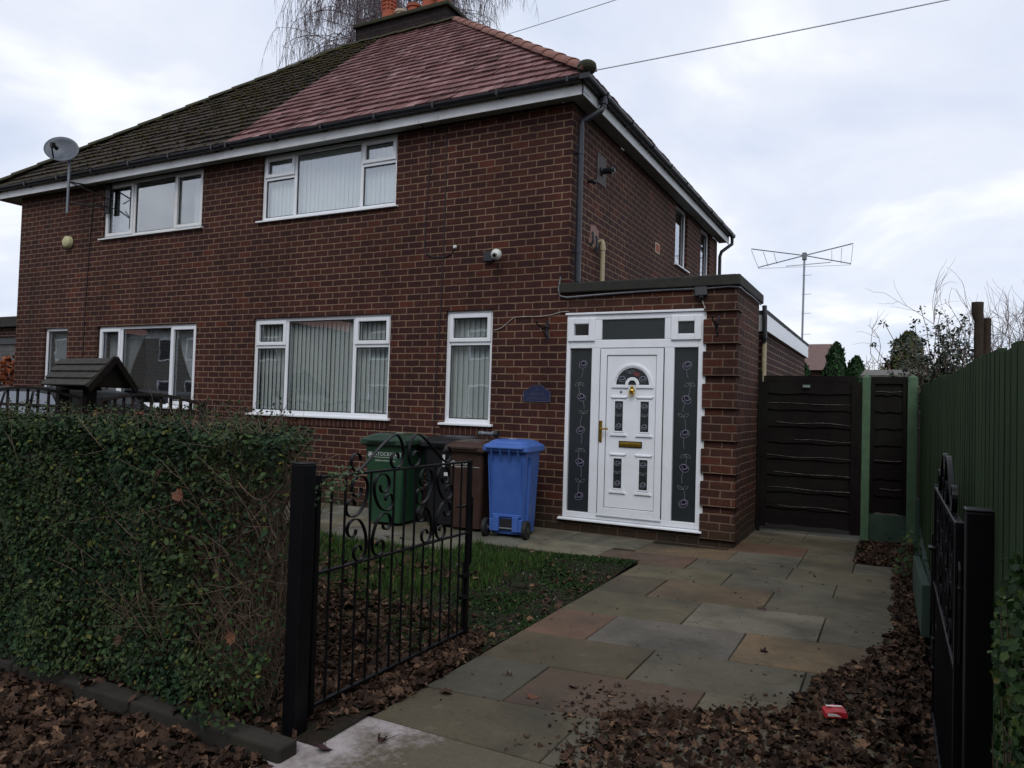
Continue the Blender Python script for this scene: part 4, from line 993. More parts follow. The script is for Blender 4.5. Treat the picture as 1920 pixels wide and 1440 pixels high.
m.box(GX-.02, GX+.02, GY0+GL_+.014, GY0+GL_+.022, .45, .86); m.box(GX-.035, GX+.0, GY0+GL_-.09, GY0+GL_-.013, .80, .812)
m.obj('latch_plate', M_iron, gate, bevel=.002)
m = MB(); m.tube([gpt(GL_-.045, .08), gpt(GL_-.045, .47), gpt(GL_-.11, .475), gpt(GL_-.12, .46)], .006, 6); m.box(GX-.016, GX+.016, GY0+GL_-.06, GY0+GL_-.013, .25, .27); m.box(GX-.016, GX+.016, GY0+GL_-.06, GY0+GL_-.013, .38, .4); m.obj('drop_bolt', M_iron, gate)
for z in (.9, .18): 
    m = MB(); m.tube([gpt(-.013, z), gpt(-.075, z)], .007, 6); m.tube([gpt(-.04, z-.22 if z > .5 else z-.1), gpt(-.05, z-.02 if z < .5 else z-.05), gpt(-.04, z+.05), gpt(-.02, z+.07)], .006, 6); m.obj('hinge', M_iron, gate)
g2 = copy_tree(gate); g2.location = (3.592, GY0+.02, .03)
g2['label'] = 'black wrought iron gate leaf folded back edge on against the green fence'

# ------------------------------------------------------------------ wheelie bins
def rrect(w, d, z, cx=0, cy=0, r=.04, n=4):
    p = []
    for sx, sy, a0 in ((1, 1, 0), (-1, 1, 90), (-1, -1, 180), (1, -1, 270)):
        for i in range(n+1):
            a = math.radians(a0+90*i/n); p.append((cx+sx*(w/2-r)+r*math.cos(a), cy+sy*(d/2-r)+r*math.sin(a), z))
    return p
def text_mesh(s, size):
    cu = bpy.data.curves.new('t', 'FONT'); cu.body = s; cu.size = size; cu.align_x = 'LEFT'; cu.extrude = .0008
    o = bpy.data.objects.new('t', cu); COL.objects.link(o); dg = bpy.context.evaluated_depsgraph_get(); me = bpy.data.meshes.new_from_object(o.evaluated_get(dg))
    bpy.data.objects.remove(o); V = [tuple(v.co) for v in me.vertices]; F_ = [tuple(p.vertices) for p in me.polygons]; bpy.data.meshes.remove(me); return V, F_
M_hub = pmat('grey wheel hub', '#55585c', rough=.5, bump=0)
M_print = pmat('white printed lettering', '#b9bdb9', rough=.6, bump=0)
def bin_(x, y, rz, w, d, h, mat, label, matl=None, hinge_front=False, text=None):
    """local frame: wheels and hinges on the -Y side"""
    t_ = thing('wheelie_bin', (x, y, 0), label, 'wheelie bin', 'wheelie bins along the house wall'); t_.rotation_euler = (0, 0, rz); LOC[t_.name] = Vector((0, 0, 0))
    matl = matl or mat; hb = h*.915; m = MB()
    sec = lambda z: (w*(.74+.16*(z/hb)), d*(.66+.22*(z/hb)), z, 0, d*.05*(1-z/hb), .045)
    m.loft([rrect(*sec(z)) for z in (.035, .06, .3*hb, .6*hb, hb-.10, hb-.06)]+[rrect(w*.96, d*.93, hb-.058, r=.045), rrect(w*.985, d*.95, hb-.05, r=.045), rrect(w*.985, d*.95, hb, r=.045)])
    b = m.obj('body', mat, t_, bevel=.004)
    m = MB()
    for sx in (-1, 1):
        for q_ in (.30, .355): m.bar((sx*w*q_, -d*.335+d*.035, .26), (sx*w*(q_+.045), -d*.44+d*.005, hb-.14), .010, .012, (0, 1, 0))
    for sx in (-1, 1): m.bar((sx*w*.385, -d*.2, .1), (sx*w*.452, -d*.25, hb-.1), .008, .05, (1, 0, 0))
    m.obj('ribs', mat, t_)
    # ribs and axle housing on the wheel side
    m = MB(); yb = -d*.335+d*.04
    for sx in (-1, 1):
        m.box(sx*w*.22-.035, sx*w*.22+.035, yb-.055, yb+.05, .07, .23); m.box(sx*w*.33-.02, sx*w*.33+.02, yb-.05, yb+.05, .07, .2)
    m.box(-w*.33, w*.33, yb-.03, yb+.05, .22, .25); m.obj('axle_housing', mat, t_, bevel=.006)
    m = MB(); m.box(-w*.16, w*.16, yb-.012, yb+.1, .08, .2); m.obj('recess', M_tyre, t_)  # black block stands in for the shaded hollow between the axle housings
    m = MB(); m.tube([(-w*.46, yb-.03, .1), (w*.46, yb-.03, .1)], .011, 10); m.obj('axle', M_steel, t_)
    for sx in (-1, 1):
        m = MB(); x0 = sx*w*.46; R0 = .1
        m.lathe([(R0*.55, -.024), (R0*.92, -.024), (R0, -.016), (R0, .016), (R0*.92, .024), (R0*.55, .024)], (x0, yb-.03, .1), 24, 'x'); wh = m.obj('wheel', M_tyre, t_, smooth=False)
        m = MB(); m.lathe([(.001, -.018), (R0*.3, -.026), (R0*.34, -.02), (R0*.56, -.018), (R0*.56, .018), (R0*.34, .02), (R0*.3, .026), (.001, .018)], (x0, yb-.03, .1), 20, 'x')
        for k in range(6):
            a = 6.28*k/6; m.bar((x0, yb-.03+math.cos(a)*R0*.25, .1+math.sin(a)*R0*.25), (x0, yb-.03+math.cos(a)*R0*.55, .1+math.sin(a)*R0*.55), .05, .012, (1, 0, 0))
        m.obj('hub', M_hub, wh)
    # lid: lipped, domed, with a raised middle
    m = MB(); L0 = hb+.004
    m.loft([rrect(w*1.04, d*1.01, L0-.045, r=.05), rrect(w*1.07, d*1.03, L0-.042, r=.05), rrect(w*1.055, d*1.02, L0+.012, r=.05), rrect(w*.97, d*.95, L0+.028, r=.06), rrect(w*.9, d*.88, L0+.038, r=.07), rrect(w*.82, d*.8, L0+.06, 0, -.01, r=.09), rrect(w*.7, d*.66, L0+.075, 0, -.02, r=.1), rrect(w*.4, d*.4, L0+.08, 0, -.02, r=.08)])
    m.box(-w*.32, w*.32, d*.5, d*.5+.035, L0-.015, L0+.012)
    l = m.obj('lid', matl, t_, bevel=.004)
    if mat in (M_bg, M_bbl): m = MB(); m.box(-w*.10, w*.06, -.07, .0, L0+.0805, L0+.082); m.obj('lid_sticker', M_print, l)
    m = MB()
    for sx in (-.3, -.1, .1, .3): m.prism([(0, 0)]*3, 0, 0) if False else m.add([(sx*w-.008, -d*.47, hb-.13), (sx*w+.008, -d*.47, hb-.13), (sx*w+.008, -d*.55, hb-.02), (sx*w-.008, -d*.55, hb-.02), (sx*w-.008, -d*.47, hb-.0), (sx*w+.008, -d*.47, hb), (sx*w-.008, -d*.55, hb+.005), (sx*w+.008, -d*.55, hb+.005)], [(0,1,2,3),(3,2,7,6),(6,7,5,4),(0,3,6,4),(1,5,7,2)])
    m.tube([(-w*.42, -d*.54, hb-.0), (w*.42, -d*.54, hb-.0)], .016, 10); m.obj('handle', matl, t_)
    if text:
        m = MB(); yy = d*.5*(.88)
        yz = lambda z: sec(z)[4]+sec(z)[1]/2+.0015
        for s_, sz, x0, z0 in text:
            V, F_ = text_mesh(s_, sz)
            m.add([(-(x0+p[0]), yz(z0+p[1])+p[2]*.5, z0+p[1]) for p in V], F_)
        z0 = text[0][3]; m.tube([(w*.31+.028*math.cos(a), yz(z0+.015), z0+.012+.028*math.sin(a)) for a in [6.28*i/16 for i in range(17)]], .004, 4); m.ball((w*.31, yz(z0+.015), z0+.012), .017, 8, (1, .1, 1))
        m.box(-w*.36, w*.26, yz(z0-.02)-.001, yz(z0-.02), z0-.02, z0-.016); m.obj('lettering', M_print, t_)
    return t_
M_bg = binmat('dark green plastic', '#1b3a27', '#25472f'); M_bgl = binmat('dull green lid plastic', '#1a3024', '#263f30'); M_bk = binmat('black plastic', '#0e0f12', '#16171b'); M_bb = binmat('brown plastic', '#33221b', '#402c23'); M_bbl = binmat('blue plastic', '#36589c', '#4668a8')
tx = [('STOCKPORT', .066, -.12, .80), ('METROPOLITAN BOROUGH', .016, -.12, .795-.035)]
bin_(-1.83, -.74, math.pi+.08, .58, .70, 1.06, M_bg, 'green wheelie bin with white council lettering, leftmost of the row of bins', M_bgl, text=[('STOCKPORT', .062, -.115, .80), ('GREEN WASTE SERVICE', .026, -.115, .735)])
bk = bin_(-1.22, -.46, math.pi+.1, .56, .66, 1.05, M_bk, 'black wheelie bin with a white sticker between the green and brown bins')
m = MB(); m.box(-.10, -.05, .335, .3365, .60, .64); m.prism([(-.03, .86), (.0, .85), (.0, .7), (-.025, .66), (-.04, .75)], 0, 0) if False else None; m.box(-.06, -.03, .340, .3415, .70, .84); m.obj('sticker', M_print, bk)
bin_(-.86, -.54, math.pi+.05, .5, .62, 1.02, M_bb, 'brown wheelie bin between the black and blue bins', text=[('STOCKPORT', .036, -.16, .74), ('FOOD AND GARDEN', .014, -.16, .71)])
bin_(-.31, -.66, .13, .50, .60, 1.06, M_bbl, 'blue wheelie bin turned with its wheels outward, beside the porch')
# small grey lamp left on the brown lid
gl = thing('torch', (-.72, -.55, 1.06), 'small grey metal torch lying on the lid of the brown bin', 'torch')
m = MB(); m.lathe([(.001, 0), (.028, .0), (.03, .05), (.024, .07), (.024, .16), (.034, .18), (.034, .22), (.001, .222)], (-.84, -.53, 1.09), 14, 'x'); m.obj('tube', M_steel, gl, smooth=False)
m = MB(); m.lathe([(.036, 0), (.04, .015), (.04, .05), (.02, .05)], (-.64, -.53, 1.09), 14, 'x'); m.obj('lens_ring', M_black, gl)
# ------------------------------------------------------------------ foliage
def leafmat(name, stops, rough=.6, spec=.18, patch=None):
    t = NT(name); c = t.ramp(t.rnd(), [(p, lin(c)) for p, c in stops])
    if patch: c = t.mix(t.fr(t.noise(t.pos(), 3.2, 4, .6), .42, .68, 0, .75), c, t.ramp(t.rnd(), [(0, lin(patch[0])), (1, lin(patch[1]))]))
    return t.fin(c, rough, spec)
M_privet = leafmat('privet leaves', [(0, '#101d11'), (.35, '#172818'), (.65, '#20351f'), (.88, '#2a4225'), (.95, '#374720'), (.985, '#525222'), (1, '#6e682c')], .62, .14, ('#222c16', '#46502c'))
M_twig = pmat('brown twigs', '#4c3e32', '#6e5e4e', 30, rough=.9, bump=0)
M_bark = pmat('dark bark', '#2c241f', '#40362e', 14, rough=.95, bump=.6)
HX0, HX1, HY0, HY1, HZ = -4.2, 1.06, -5.60, -4.72, 1.255
hedge = thing('privet_hedge', (-1, -5.15, 0), 'clipped privet hedge along the pavement, bare and twiggy at its gatepost end', 'hedge')
def hsurf(x, z, s): return HY0-.13*np.clip(.4-z, 0, .3)/.3+.045*np.sin(x*5.3+z*3)+.03*np.sin(x*11+z*9)+.10*np.clip(.35-z, 0, 1)*(np.sin(x*4)+.3)
def hedge_pts(n):
    x = RNG.uniform(HX0, HX1, n); z = RNG.uniform(.07, HZ, n)**1.; side = RNG.random(n)
    dep = RNG.exponential(.10, n)
    y = hsurf(x, z, 0)+dep
    top = side > .66
    zt = HZ+.02*np.sin(x*7)+.02*np.sin(x*17)-RNG.exponential(.055, n)
    y = np.where(top, RNG.uniform(HY0, HY1, n), y); z = np.where(top, zt, z)
    back = (side > .6) & ~top
    y = np.where(back, HY1-RNG.exponential(.05, n), y)
    y = np.clip(y, HY0-.19, HY1+.03); return np.column_stack([x, y, z]), top, back
p, top, back = hedge_pts(150000)
# bare patch towards the gate: few leaves low down, sparse top
fx = np.clip((p[:, 0]-.25)/.55, 0, 1); bare = fx*np.where(p[:, 2] > 1.02, .2, np.where(p[:, 2] < .35, .5, .86))
gapn = .5+.5*np.sin(p[:, 0]*6.1+np.sin(p[:, 2]*7))*np.sin(p[:, 2]*8.3+p[:, 0]*2)
kp = (RNG.random(len(p)) > bare) & (RNG.random(len(p)) > .35*np.clip(gapn-.55, 0, 1)*2)
kp &= p[:, 0] < 1.03-.68*np.clip(p[:, 1]+5.52, 0, 1)+RNG.normal(0, .03, len(p))
p, top, back = p[kp], top[kp], back[kp]; n = len(p)
nr = np.where(top[:, None], [[0, -.15, 1.]], np.where(back[:, None], [[0, 1., .3]], [[.1, -1., .45]]))+RNG.normal(0, .55, (n, 3))
V, F_ = inst(LEAF_V, LEAF_F, p, rot_from(nr, RNG.random(n)*6.283), RNG.uniform(.013, .034, n)*np.where(RNG.random(n) < .12, 1.35, 1))
link('foliage', fast_mesh('foliage', V, F_), M_privet, hedge)['kind'] = 'stuff'
def tubes_np(paths, radii, k=4):
    """many thin twigs at once: paths list of (n,3) arrays"""
    out = []
    for P, r in zip(paths, radii):
        P = np.asarray(P, float); n = len(P); d = np.gradient(P, axis=0); d /= np.linalg.norm(d, axis=1, keepdims=True)+1e-9
        a = np.cross(d, [[.3, .2, .93]]); a /= np.linalg.norm(a, axis=1, keepdims=True)+1e-9; b = np.cross(d, a)
        rr = np.linspace(r, r*.45, n) if np.isscalar(r) else np.asarray(r)
        th = 6.283*np.arange(k)/k
        V = P[:, None]+rr[:, None, None]*(a[:, None]*np.cos(th)[None, :, None]+b[:, None]*np.sin(th)[None, :, None])
        I = np.arange(n*k).reshape(n, k); J = np.roll(I, -1, 1)
        out.append((V.reshape(-1, 3), np.stack([I[:-1].ravel(), J[:-1].ravel(), J[1:].ravel(), I[1:].ravel()], 1)))
    return join_np(out)
def wig(a, b, n=6, amp=.03):
    t = np.linspace(0, 1, n)[:, None]; P = np.array(a)*(1-t)+np.array(b)*t; w_ = RNG.normal(0, amp, (n, 3)); w_[0] = 0; return P+np.cumsum(w_, 0)*np.linspace(0, 1, n)[:, None]
paths, rad = [], []
for i in range(2500):
    if i < 2000: x = RNG.uniform(.1, HX1+.0)
    else: x = RNG.uniform(HX0, .2)
    y = RNG.uniform(HY0+.11, HY1-.1); z = RNG.uniform(.0, .95) if RNG.random() < .65 else .02
    L_ = RNG.uniform(.15, .5); ax = RNG.normal(0, .32); ay = RNG.normal(-.18, .3)
    e_ = (min(x+ax*L_*2, HX1+.03), max(y+ay*L_, HY0-.03), min(z+L_, HZ+.04))
    lim = 1.0-.68*max(0, y+5.52)
    if x > lim: continue
    e_ = (min(e_[0], lim+.04), e_[1], e_[2]); P0 = wig((x, y, z), e_, 7, .024); paths.append(P0); rad.append(RNG.uniform(.0016, .0048))
    for k in range(RNG.integers(1, 4)):
        q = P0[RNG.integers(2, 6)]; paths.append(wig(q, q+RNG.normal(0, .1, 3)+[0, -.04, .05], 4, .01)); rad.append(.0016)
for i in range(26):
    x = RNG.uniform(HX0, .4) if i > 14 else RNG.uniform(.1, .85); y = RNG.uniform(-5.45, -5.25) if i <= 14 else RNG.uniform(-5.4, -4.9); paths.append(wig((x, y, -.02), (x+RNG.normal(0, .12), y+RNG.normal(0, .1), .7), 6, .03)); rad.append(RNG.uniform(.007, .014))
V, F_ = tubes_np(paths, rad)
link('twigs', fast_mesh('twigs', V, F_), M_twig, hedge)['kind'] = 'stuff'
# fresh shoots standing above the clipped top
paths, q = [], []
for i in range(420):
    x = RNG.uniform(HX0, HX1-.05); y = RNG.uniform(HY0, HY1)
    if x > .98-.68*max(0, y+5.52): continue
    h = RNG.uniform(.03, .11)*(1.4 if x > .2 else 1); P0 = wig((x, y, HZ-.08), (x+RNG.normal(0, .02), y+RNG.normal(0, .02), HZ+h), 5, .006); paths.append(P0)
    k = np.repeat(P0[1:], 3, 0); q.append(k+RNG.normal(0, .012, k.shape))
V, F_ = tubes_np(paths, [.0018]*len(paths)); link('shoots', fast_mesh('shoots', V, F_), M_twig, hedge)['kind'] = 'stuff'
q = np.concatenate(q); n = len(q); V, F_ = inst(LEAF_V, LEAF_F, q, rot_from(RNG.normal(0, .6, (n, 3))+[0, -.2, .8], RNG.random(n)*6.28), RNG.uniform(.014, .028, n)); link('shoot_leaves', fast_mesh('shoot_leaves', V, F_), M_privet, hedge)['kind'] = 'stuff'
# a sprig leaning over the gatepost
paths = [wig((.98, -5.3, .98), (1.17+.06*i*.5, -5.43+.02*i, 1.0+.03*i), 6, .012) for i in range(6)]; V, F_ = tubes_np(paths, [.002]*6); 
sp = link('sprig', fast_mesh('sprig', V, F_), M_twig, hedge)
q = np.concatenate([P[2:] for P in paths]); q = np.repeat(q, 7, 0)+RNG.normal(0, .03, (len(q)*7, 3)); n = len(q)
V, F_ = inst(LEAF_V, LEAF_F, q, rot_from(RNG.normal(0, 1, (n, 3)), RNG.random(n)*6.28), RNG.uniform(.018, .03, n)); link('sprig_leaves', fast_mesh('sprig_leaves', V, F_), leafmat('grey green sprig leaves', [(0, '#33452f'), (1, '#5a6a4c')]), hedge)
for i, (x, y, z, s_, sd_, nn, lb) in enumerate(((.52, -5.62, .97, .062, 4, (.3, -1, .2), 'tan dead leaf caught in the hedge front, highest of those near the bare end'), (.40, -5.63, 1.06, .05, 7, (-.2, -1, .4), 'narrow pale dead leaf hanging high in the hedge beside the tan leaf'),
        (.86, -5.60, .38, .055, 2, (.2, -1, .1), 'orange brown dead leaf caught low in the bare twigs near the left gatepost'), (.28, -5.72, .30, .05, 5, (.1, -1, .5), 'dead leaf caught low in the leafy front of the hedge'),
        (-.62, -5.02, 1.30, .06, 6, (.2, -.6, 1), 'brown leaf lying on the flat hedge top below the trellis'), (.02, -5.0, 1.30, .06, 9, (.1, -.5, 1), 'brown leaf on the hedge top in front of the wide blind-hung window'), (-.9, -5.1, 1.29, .055, 11, (.3, -.5, 1), 'curled tan leaf on the hedge top left of the other brown leaves'))):
    single_leaf(x, y, z, s_, lb, sd_, nn, grp='dead leaves caught in the hedge', mat=[M_dry2, M_dry][i % 2])
# ivy-like shrub by the right gatepost
M_ivy = leafmat('yellow green shrub leaves', [(0, '#1a2b14'), (.4, '#243a1a'), (.75, '#354a20'), (.93, '#4a5a2a'), (1, '#6e6430')])
sh = thing('shrub', (3.64, -6.0, 0), 'leafy yellow green shrub at the right edge in front of the green fence', 'shrub')
n = 2600; y = RNG.uniform(-6.25, -5.78, n); z = RNG.uniform(0, 1.14, n); x = 3.655-np.abs(RNG.normal(0, .013, n))-.008*np.sin(z*9+y*4)-.008*(z < .5); 
kp = (z < 1.12-.25*np.clip((y+5.95)*4, 0, 1)+.03*np.sin(y*30)) & (x > 3.625+.012*np.sin(z*11)); p = np.column_stack([x, y, z])[kp]; n = len(p)
V, F_ = inst(LEAF_V*[1.25, 1, 1], LEAF_F, p, rot_from(RNG.normal(0, .6, (n, 3))+[-.5, -.7, .5], RNG.random(n)*6.28), RNG.uniform(.015, .028, n)); link('leaves', fast_mesh('leaves', V, F_), M_ivy, sh)['kind'] = 'stuff'
V, F_ = tubes_np([wig((3.65, RNG.uniform(-6.2, -5.85), 0), (3.645+RNG.normal(0, .006), RNG.uniform(-6.2, -5.85), RNG.uniform(.5, 1.05)), 7, .004) for i in range(40)], [.003]*40); link('stems', fast_mesh('stems', V, F_), M_twig, sh)
# small weeds at the fence foot
def weed(x, y, h, n, lab, r=.1):
    w = thing('weed', (x, y, 0), lab, 'plant'); p = np.column_stack([x+RNG.normal(0, r*.5, n), y+RNG.normal(0, r, n), RNG.uniform(.02, h, n)])
    V, F_ = inst(LEAF_V*[1.2, 1, 1], LEAF_F, p, rot_from(RNG.normal(0, .6, (n, 3))+[-.3, -.5, .7], RNG.random(n)*6.28), RNG.uniform(.03, .06, n)); link('leaves', fast_mesh('leaves', V, F_), M_ivy, w)
    V, F_ = tubes_np([wig((x, y, 0), tuple(p[i]), 5, .01) for i in range(0, n, 3)], [.002]*len(range(0, n, 3))); link('stems', fast_mesh('stems', V, F_), M_twig, w)
weed(3.52, -.5, .42, 70, 'leafy green weed growing against the foot of the green fence', .12)

# ------------------------------------------------------------------ fences and the back gate
def wood(name, a, b, along='z', rough=.8, bump=.4):
    t = NT(name); P = t.pos(); mp = t.n('ShaderNodeMapping'); t.l(P, mp.inputs['Vector'])
    mp.inputs['Scale'].default_value = (30, 30, 1.6) if along == 'z' else ((1.6, 30, 30) if along == 'x' else (30, 1.6, 30))
    g = t.noise(mp.outputs[0], 1.5, 6, .65); isl = t.rnd()
    c = t.mix(t.fr(g, .3, .7), lin(a), lin(b)); c = t.mix(1., c, t.ramp(isl, [(0, (.82,.82,.82,1)), (1, (1.1,1.1,1.1,1))]), 'MULTIPLY')
    c = t.mix(t.fr(t.noise(P, 1.7, 5, .6), .45, .75, 0, .6), c, lin('#20241c'))
    t.bump(g, bump, .006); return t.fin(c, rough, .1)
M_fg = wood('green stained boards', '#25331f', '#35472b', bump=.3); M_pg = pmat('sage green post', '#4c674c', '#3b523c', 8, rough=.7, bump=.25); M_dk = wood('dark brown stained boards', '#0e0a0a', '#171112', 'x'); M_dkz = wood('dark brown stained battens', '#0e0a0a', '#171112', 'z')
M_gb = pmat('green painted gravel board', '#33463a', '#27362c', 6, rough=.85, bump=.3)
fence = thing('board_fence', (3.68, -2.5, 0), 'tall dark green vertical board fence running along the right of the drive', 'fence')
m = MB(); y = 1.56
while y > -8.6:
    w_ = .118+random.uniform(-.004, .004); t0 = 1.742+.0235*y+random.uniform(-.009, .006)+.008*math.sin(y*2.2); lean = random.uniform(-.003, .003)
    m.add([(3.664+lean, y, .26), (3.676+lean, y, .26), (3.680+lean, y-w_, .26), (3.6622+lean, y-w_, .26), (3.664, y, t0), (3.676, y, t0), (3.680, y-w_, t0-.003), (3.6622, y-w_, t0-.003)],
          [(0,3,2,1),(4,5,6,7),(0,1,5,4),(1,2,6,5),(2,3,7,6),(3,0,4,7)]); y -= w_-.008
m.obj('boards', M_fg, fence)
m = MB(); 
for z in (.5, 1.0, 1.35): m.box(3.685, 3.74, -8.6, 1.56, z-.04, z+.04)
m.obj('rails', M_dkz, fence)
for i, y in enumerate((1.45, -.95, -3.35, -5.75, -8.15)):
    m = MB(); m.box(3.684, 3.79, y-.05, y+.05, -.1, 1.68+.0235*y); m.obj('post', M_pg, fence)
    if i < 4: m = MB(); m.box(3.635, 3.672, y-2.36, y-.03, -.06, .255); m.obj('gravel_board', M_gb, fence, bevel=.006)
m = MB(); m.v = []; m.bar((3.585, -.95, .12), (3.60, -2.62, .22), .05, .32); tag(m.obj('plank', M_gb, bevel=.006, base=(3.59, -1.8, .05)), 'short green board leaning along the foot of the green fence', 'board')
m = MB(); m.box(3.60, 3.64, .35, .43, -.05, .62); tag(m.obj('stub_post', M_gb, bevel=.006, base=(3.6, .4, 0)), 'low green stub post at the far foot of the green fence behind the weed', 'post')
bgate = thing('board_gate', (2.5, 1.46, 0), 'dark brown gate of wavy edged horizontal boards beside the porch', 'gate')
def hboards(mb, x0, x1, y, zs, over=.02):
    for z0, z1 in zs:
        n = 14; ph = random.random()*9
        lo = [(x0+(x1-x0)*i/n, z0+.006*math.sin(i*1.1+ph)+random.uniform(-.003, .003)) for i in range(n+1)]; tp = z1+over
        vs = []
        for (x, z) in lo: vs += [(x, y-.022, z), (x, y-.004, z), (x, y+.006, tp), (x, y-.002, tp)]
        fs = [(i*4+k, i*4+(k+1) % 4, i*4+4+(k+1) % 4, i*4+4+k) for i in range(n) for k in range(4)]
        mb.add(vs, fs)
m = MB(); zs = [.10+i*.195 for i in range(9)]; hboards(m, 1.99, 3.02, 1.45, [(z, z+.195) for z in zs]); m.obj('boards', M_dk, bgate)
m = MB()      # pale sapwood showing along the board edges
random.seed(11)
M_edge = pmat('pale board edge', '#8a8078', '#4a4038', 30, rough=.8)
for z in (.33, .54, .72, .92, 1.12, 1.32, 1.55):
    a = 2.02+random.uniform(0, .35); b = 2.98; ph = random.random()*6; n = 16; amp = random.uniform(.003, .009)
    pth = [(a+(b-a)*i/n, 1.423, z+amp*math.sin(i*.5+ph)-.012*i/n) for i in range(n+1)]
    m = MB(); m.tube(pth, [random.uniform(.0012, .0035) for _ in pth], 4); m.obj('board_edge', M_edge, bgate)
m = MB(); m.box(1.975, 2.045, 1.405, 1.425, .06, 1.80); m.box(2.965, 3.074, 1.405, 1.425, .06, 1.80); m.box(2.0, 3.03, 1.44, 1.50, 1.765, 1.83); m.obj('gate_frame', M_dkz, bgate, bevel=.003)
m = MB(); m.box(2.44, 2.52, 1.398, 1.404, 1.735, 1.765); m.obj('plate', pmat('grey green plate', '#6a7c78', rough=.5, bump=0), bgate)
tag(MB().box(1.935, 1.972, 1.40, 1.47, -.05, 1.93).obj('gate_jamb', M_dkz, base=(1.95, 1.43, 0)), 'narrow dark timber jamb fixed to the porch corner beside the dark gate', 'post')
for x, y, w_, lab in ((3.12, 1.44, .085, 'sage green fence post between the dark gate and the narrow dark panel'), (3.585, 1.43, .10, 'sage green fence post at the end of the green board fence')):
    t_ = thing('fence_post', (x, y, 0), lab, 'post', 'sage green fence posts'); m = MB(); s_ = w_/2
    m.box(x-s_, x+s_, y-s_, y+s_, -.1, 1.86); m.obj('post', M_pg, t_, bevel=.006); m = MB(); m.add([(x-s_, y-s_, 1.86), (x+s_, y-s_, 1.86), (x+s_, y+s_, 1.86), (x-s_, y+s_, 1.86), (x, y, 1.90)], [(0,1,4),(1,2,4),(2,3,4),(3,0,4)]); m.obj('cap', M_pg, t_)
pn = thing('slatted_fence', (3.36, 1.46, 0), 'narrow dark fence panel above a green gravel board between two sage posts', 'fence panel')
m = MB(); zs = [.33+i*.19 for i in range(8)]; hboards(m, 3.17, 3.53, 1.46, [(z, z+.19) for z in zs]); m.obj('boards', M_dk, pn)
m = MB(); m.box(3.163, 3.205, 1.42, 1.437, .32, 1.86); m.box(3.49, 3.535, 1.42, 1.437, .32, 1.86); m.box(3.206, 3.489, 1.421, 1.437, 1.79, 1.86); m.obj('battens', M_dkz, pn)
m = MB(); m.box(3.163, 3.535, 1.43, 1.47, -.06, .315); m.obj('gravel_board', M_gb, pn, bevel=.004)
for z, a in ((1.70, 3.22), (.92, 3.21), (.60, 3.27)): m = MB(); m.tube([(a+(3.48-a)*i/8, 1.433, z+.004*math.sin(i)) for i in range(9)], .0025, 4); m.obj('board_edge', M_edge, pn)

# ------------------------------------------------------------------ neighbour's front garden
M_old = wood('grey weathered timber', '#5a5650', '#736e66', 'x'); M_oldd = wood('dark weathered timber', '#1c1816', '#2a2422', 'z')
well = thing('wishing_well', (-6.35, -1.7, 0), 'timber wishing well with a little shingled gable roof behind the hedge', 'wishing well')
FL, FR_, RL, RR, BL_, BR_ = [Vector(p) for p in ((-6.55, -2.15, 1.50), (-5.60, -2.15, 1.50), (-6.93, -1.7, 1.88), (-5.76, -1.7, 1.885), (-7.2, -1.25, 1.5), (-5.93, -1.25, 1.5))]
for nm, A, B, C, Dd in (('roof', FL, FR_, RR, RL), ('roof', BR_, BL_, RL, RR)):
    m = MB(); up = (C-B).cross(A-B).normalized(); up = up if up.z > 0 else -up
    for k in range(4):
        a0, a1 = k/4-.02, (k+1)/4+.03; P = [A.lerp(Dd, a0)+up*.045, B.lerp(C, a0)+up*.045, B.lerp(C, min(a1, 1))+up*.015, A.lerp(Dd, min(a1, 1))+up*.015]
        m.add(P+[p-up*.022 for p in P], [(0,1,2,3),(7,6,5,4),(0,4,5,1),(1,5,6,2),(2,6,7,3),(3,7,4,0)])
    m.obj(nm, pmat('mossy grey shingles', '#3c3a35', '#252420', 12, rough=.95, bump=.7, bdist=.01), well)
m = MB(); m.bar(FR_+Vector((.02, 0, -.03)), RR+Vector((.03, 0, -.0)), .03, .09); m.bar(BR_+Vector((.02, 0, -.03)), RR+Vector((.03, 0, -.0)), .03, .09); m.obj('barge_board', M_oldd, well)
m = MB(); m.add([FR_+Vector((-.06, .06, 0)), BR_+Vector((-.06, -.04, 0)), RR+Vector((-.06, 0, -.05))], [(0,1,2)]); m.obj('gable', M_oldd, well); m = MB(); m.add([FL+Vector((.1, .06, 0)), BL_+Vector((.12, -.04, 0)), RL+Vector((.12, 0, -.05))], [(0,1,2)]); m.obj('gable', M_oldd, well)
for x, y in ((-6.12, -1.78), (-6.85, -1.70)): m = MB(); m.box(x-.06, x+.06, y-.06, y+.06, .3, 1.58); m.obj('post', M_oldd, well, bevel=.004)
m = MB(); m.box(-6.75, -6.0, -1.78, -1.70, 1.46, 1.53); m.obj('beam', M_oldd, well)
m = MB(); m.lathe([(.5, -.05), (.52, .3), (.5, .7), (.42, .7), (.42, .2)], (-6.45, -1.72, 0), 12); m.obj('tub', M_old, well)
tag(MB().box(-7.25, -5.45, -1.45, -1.30, .9, 1.165).obj('sleeper', M_old, base=(-6.3, -1.4, .9)), 'grey weathered timber rail just above the hedge under the wishing well roof', 'timber rail')
tag(MB().box(-7.2, -5.5, -1.43, -1.32, -.05, .895).obj('planter_wall', M_brick_n, base=(-6.3, -1.4, 0), uv=True), 'low brick garden wall hidden behind the hedge below the wishing well', 'wall')
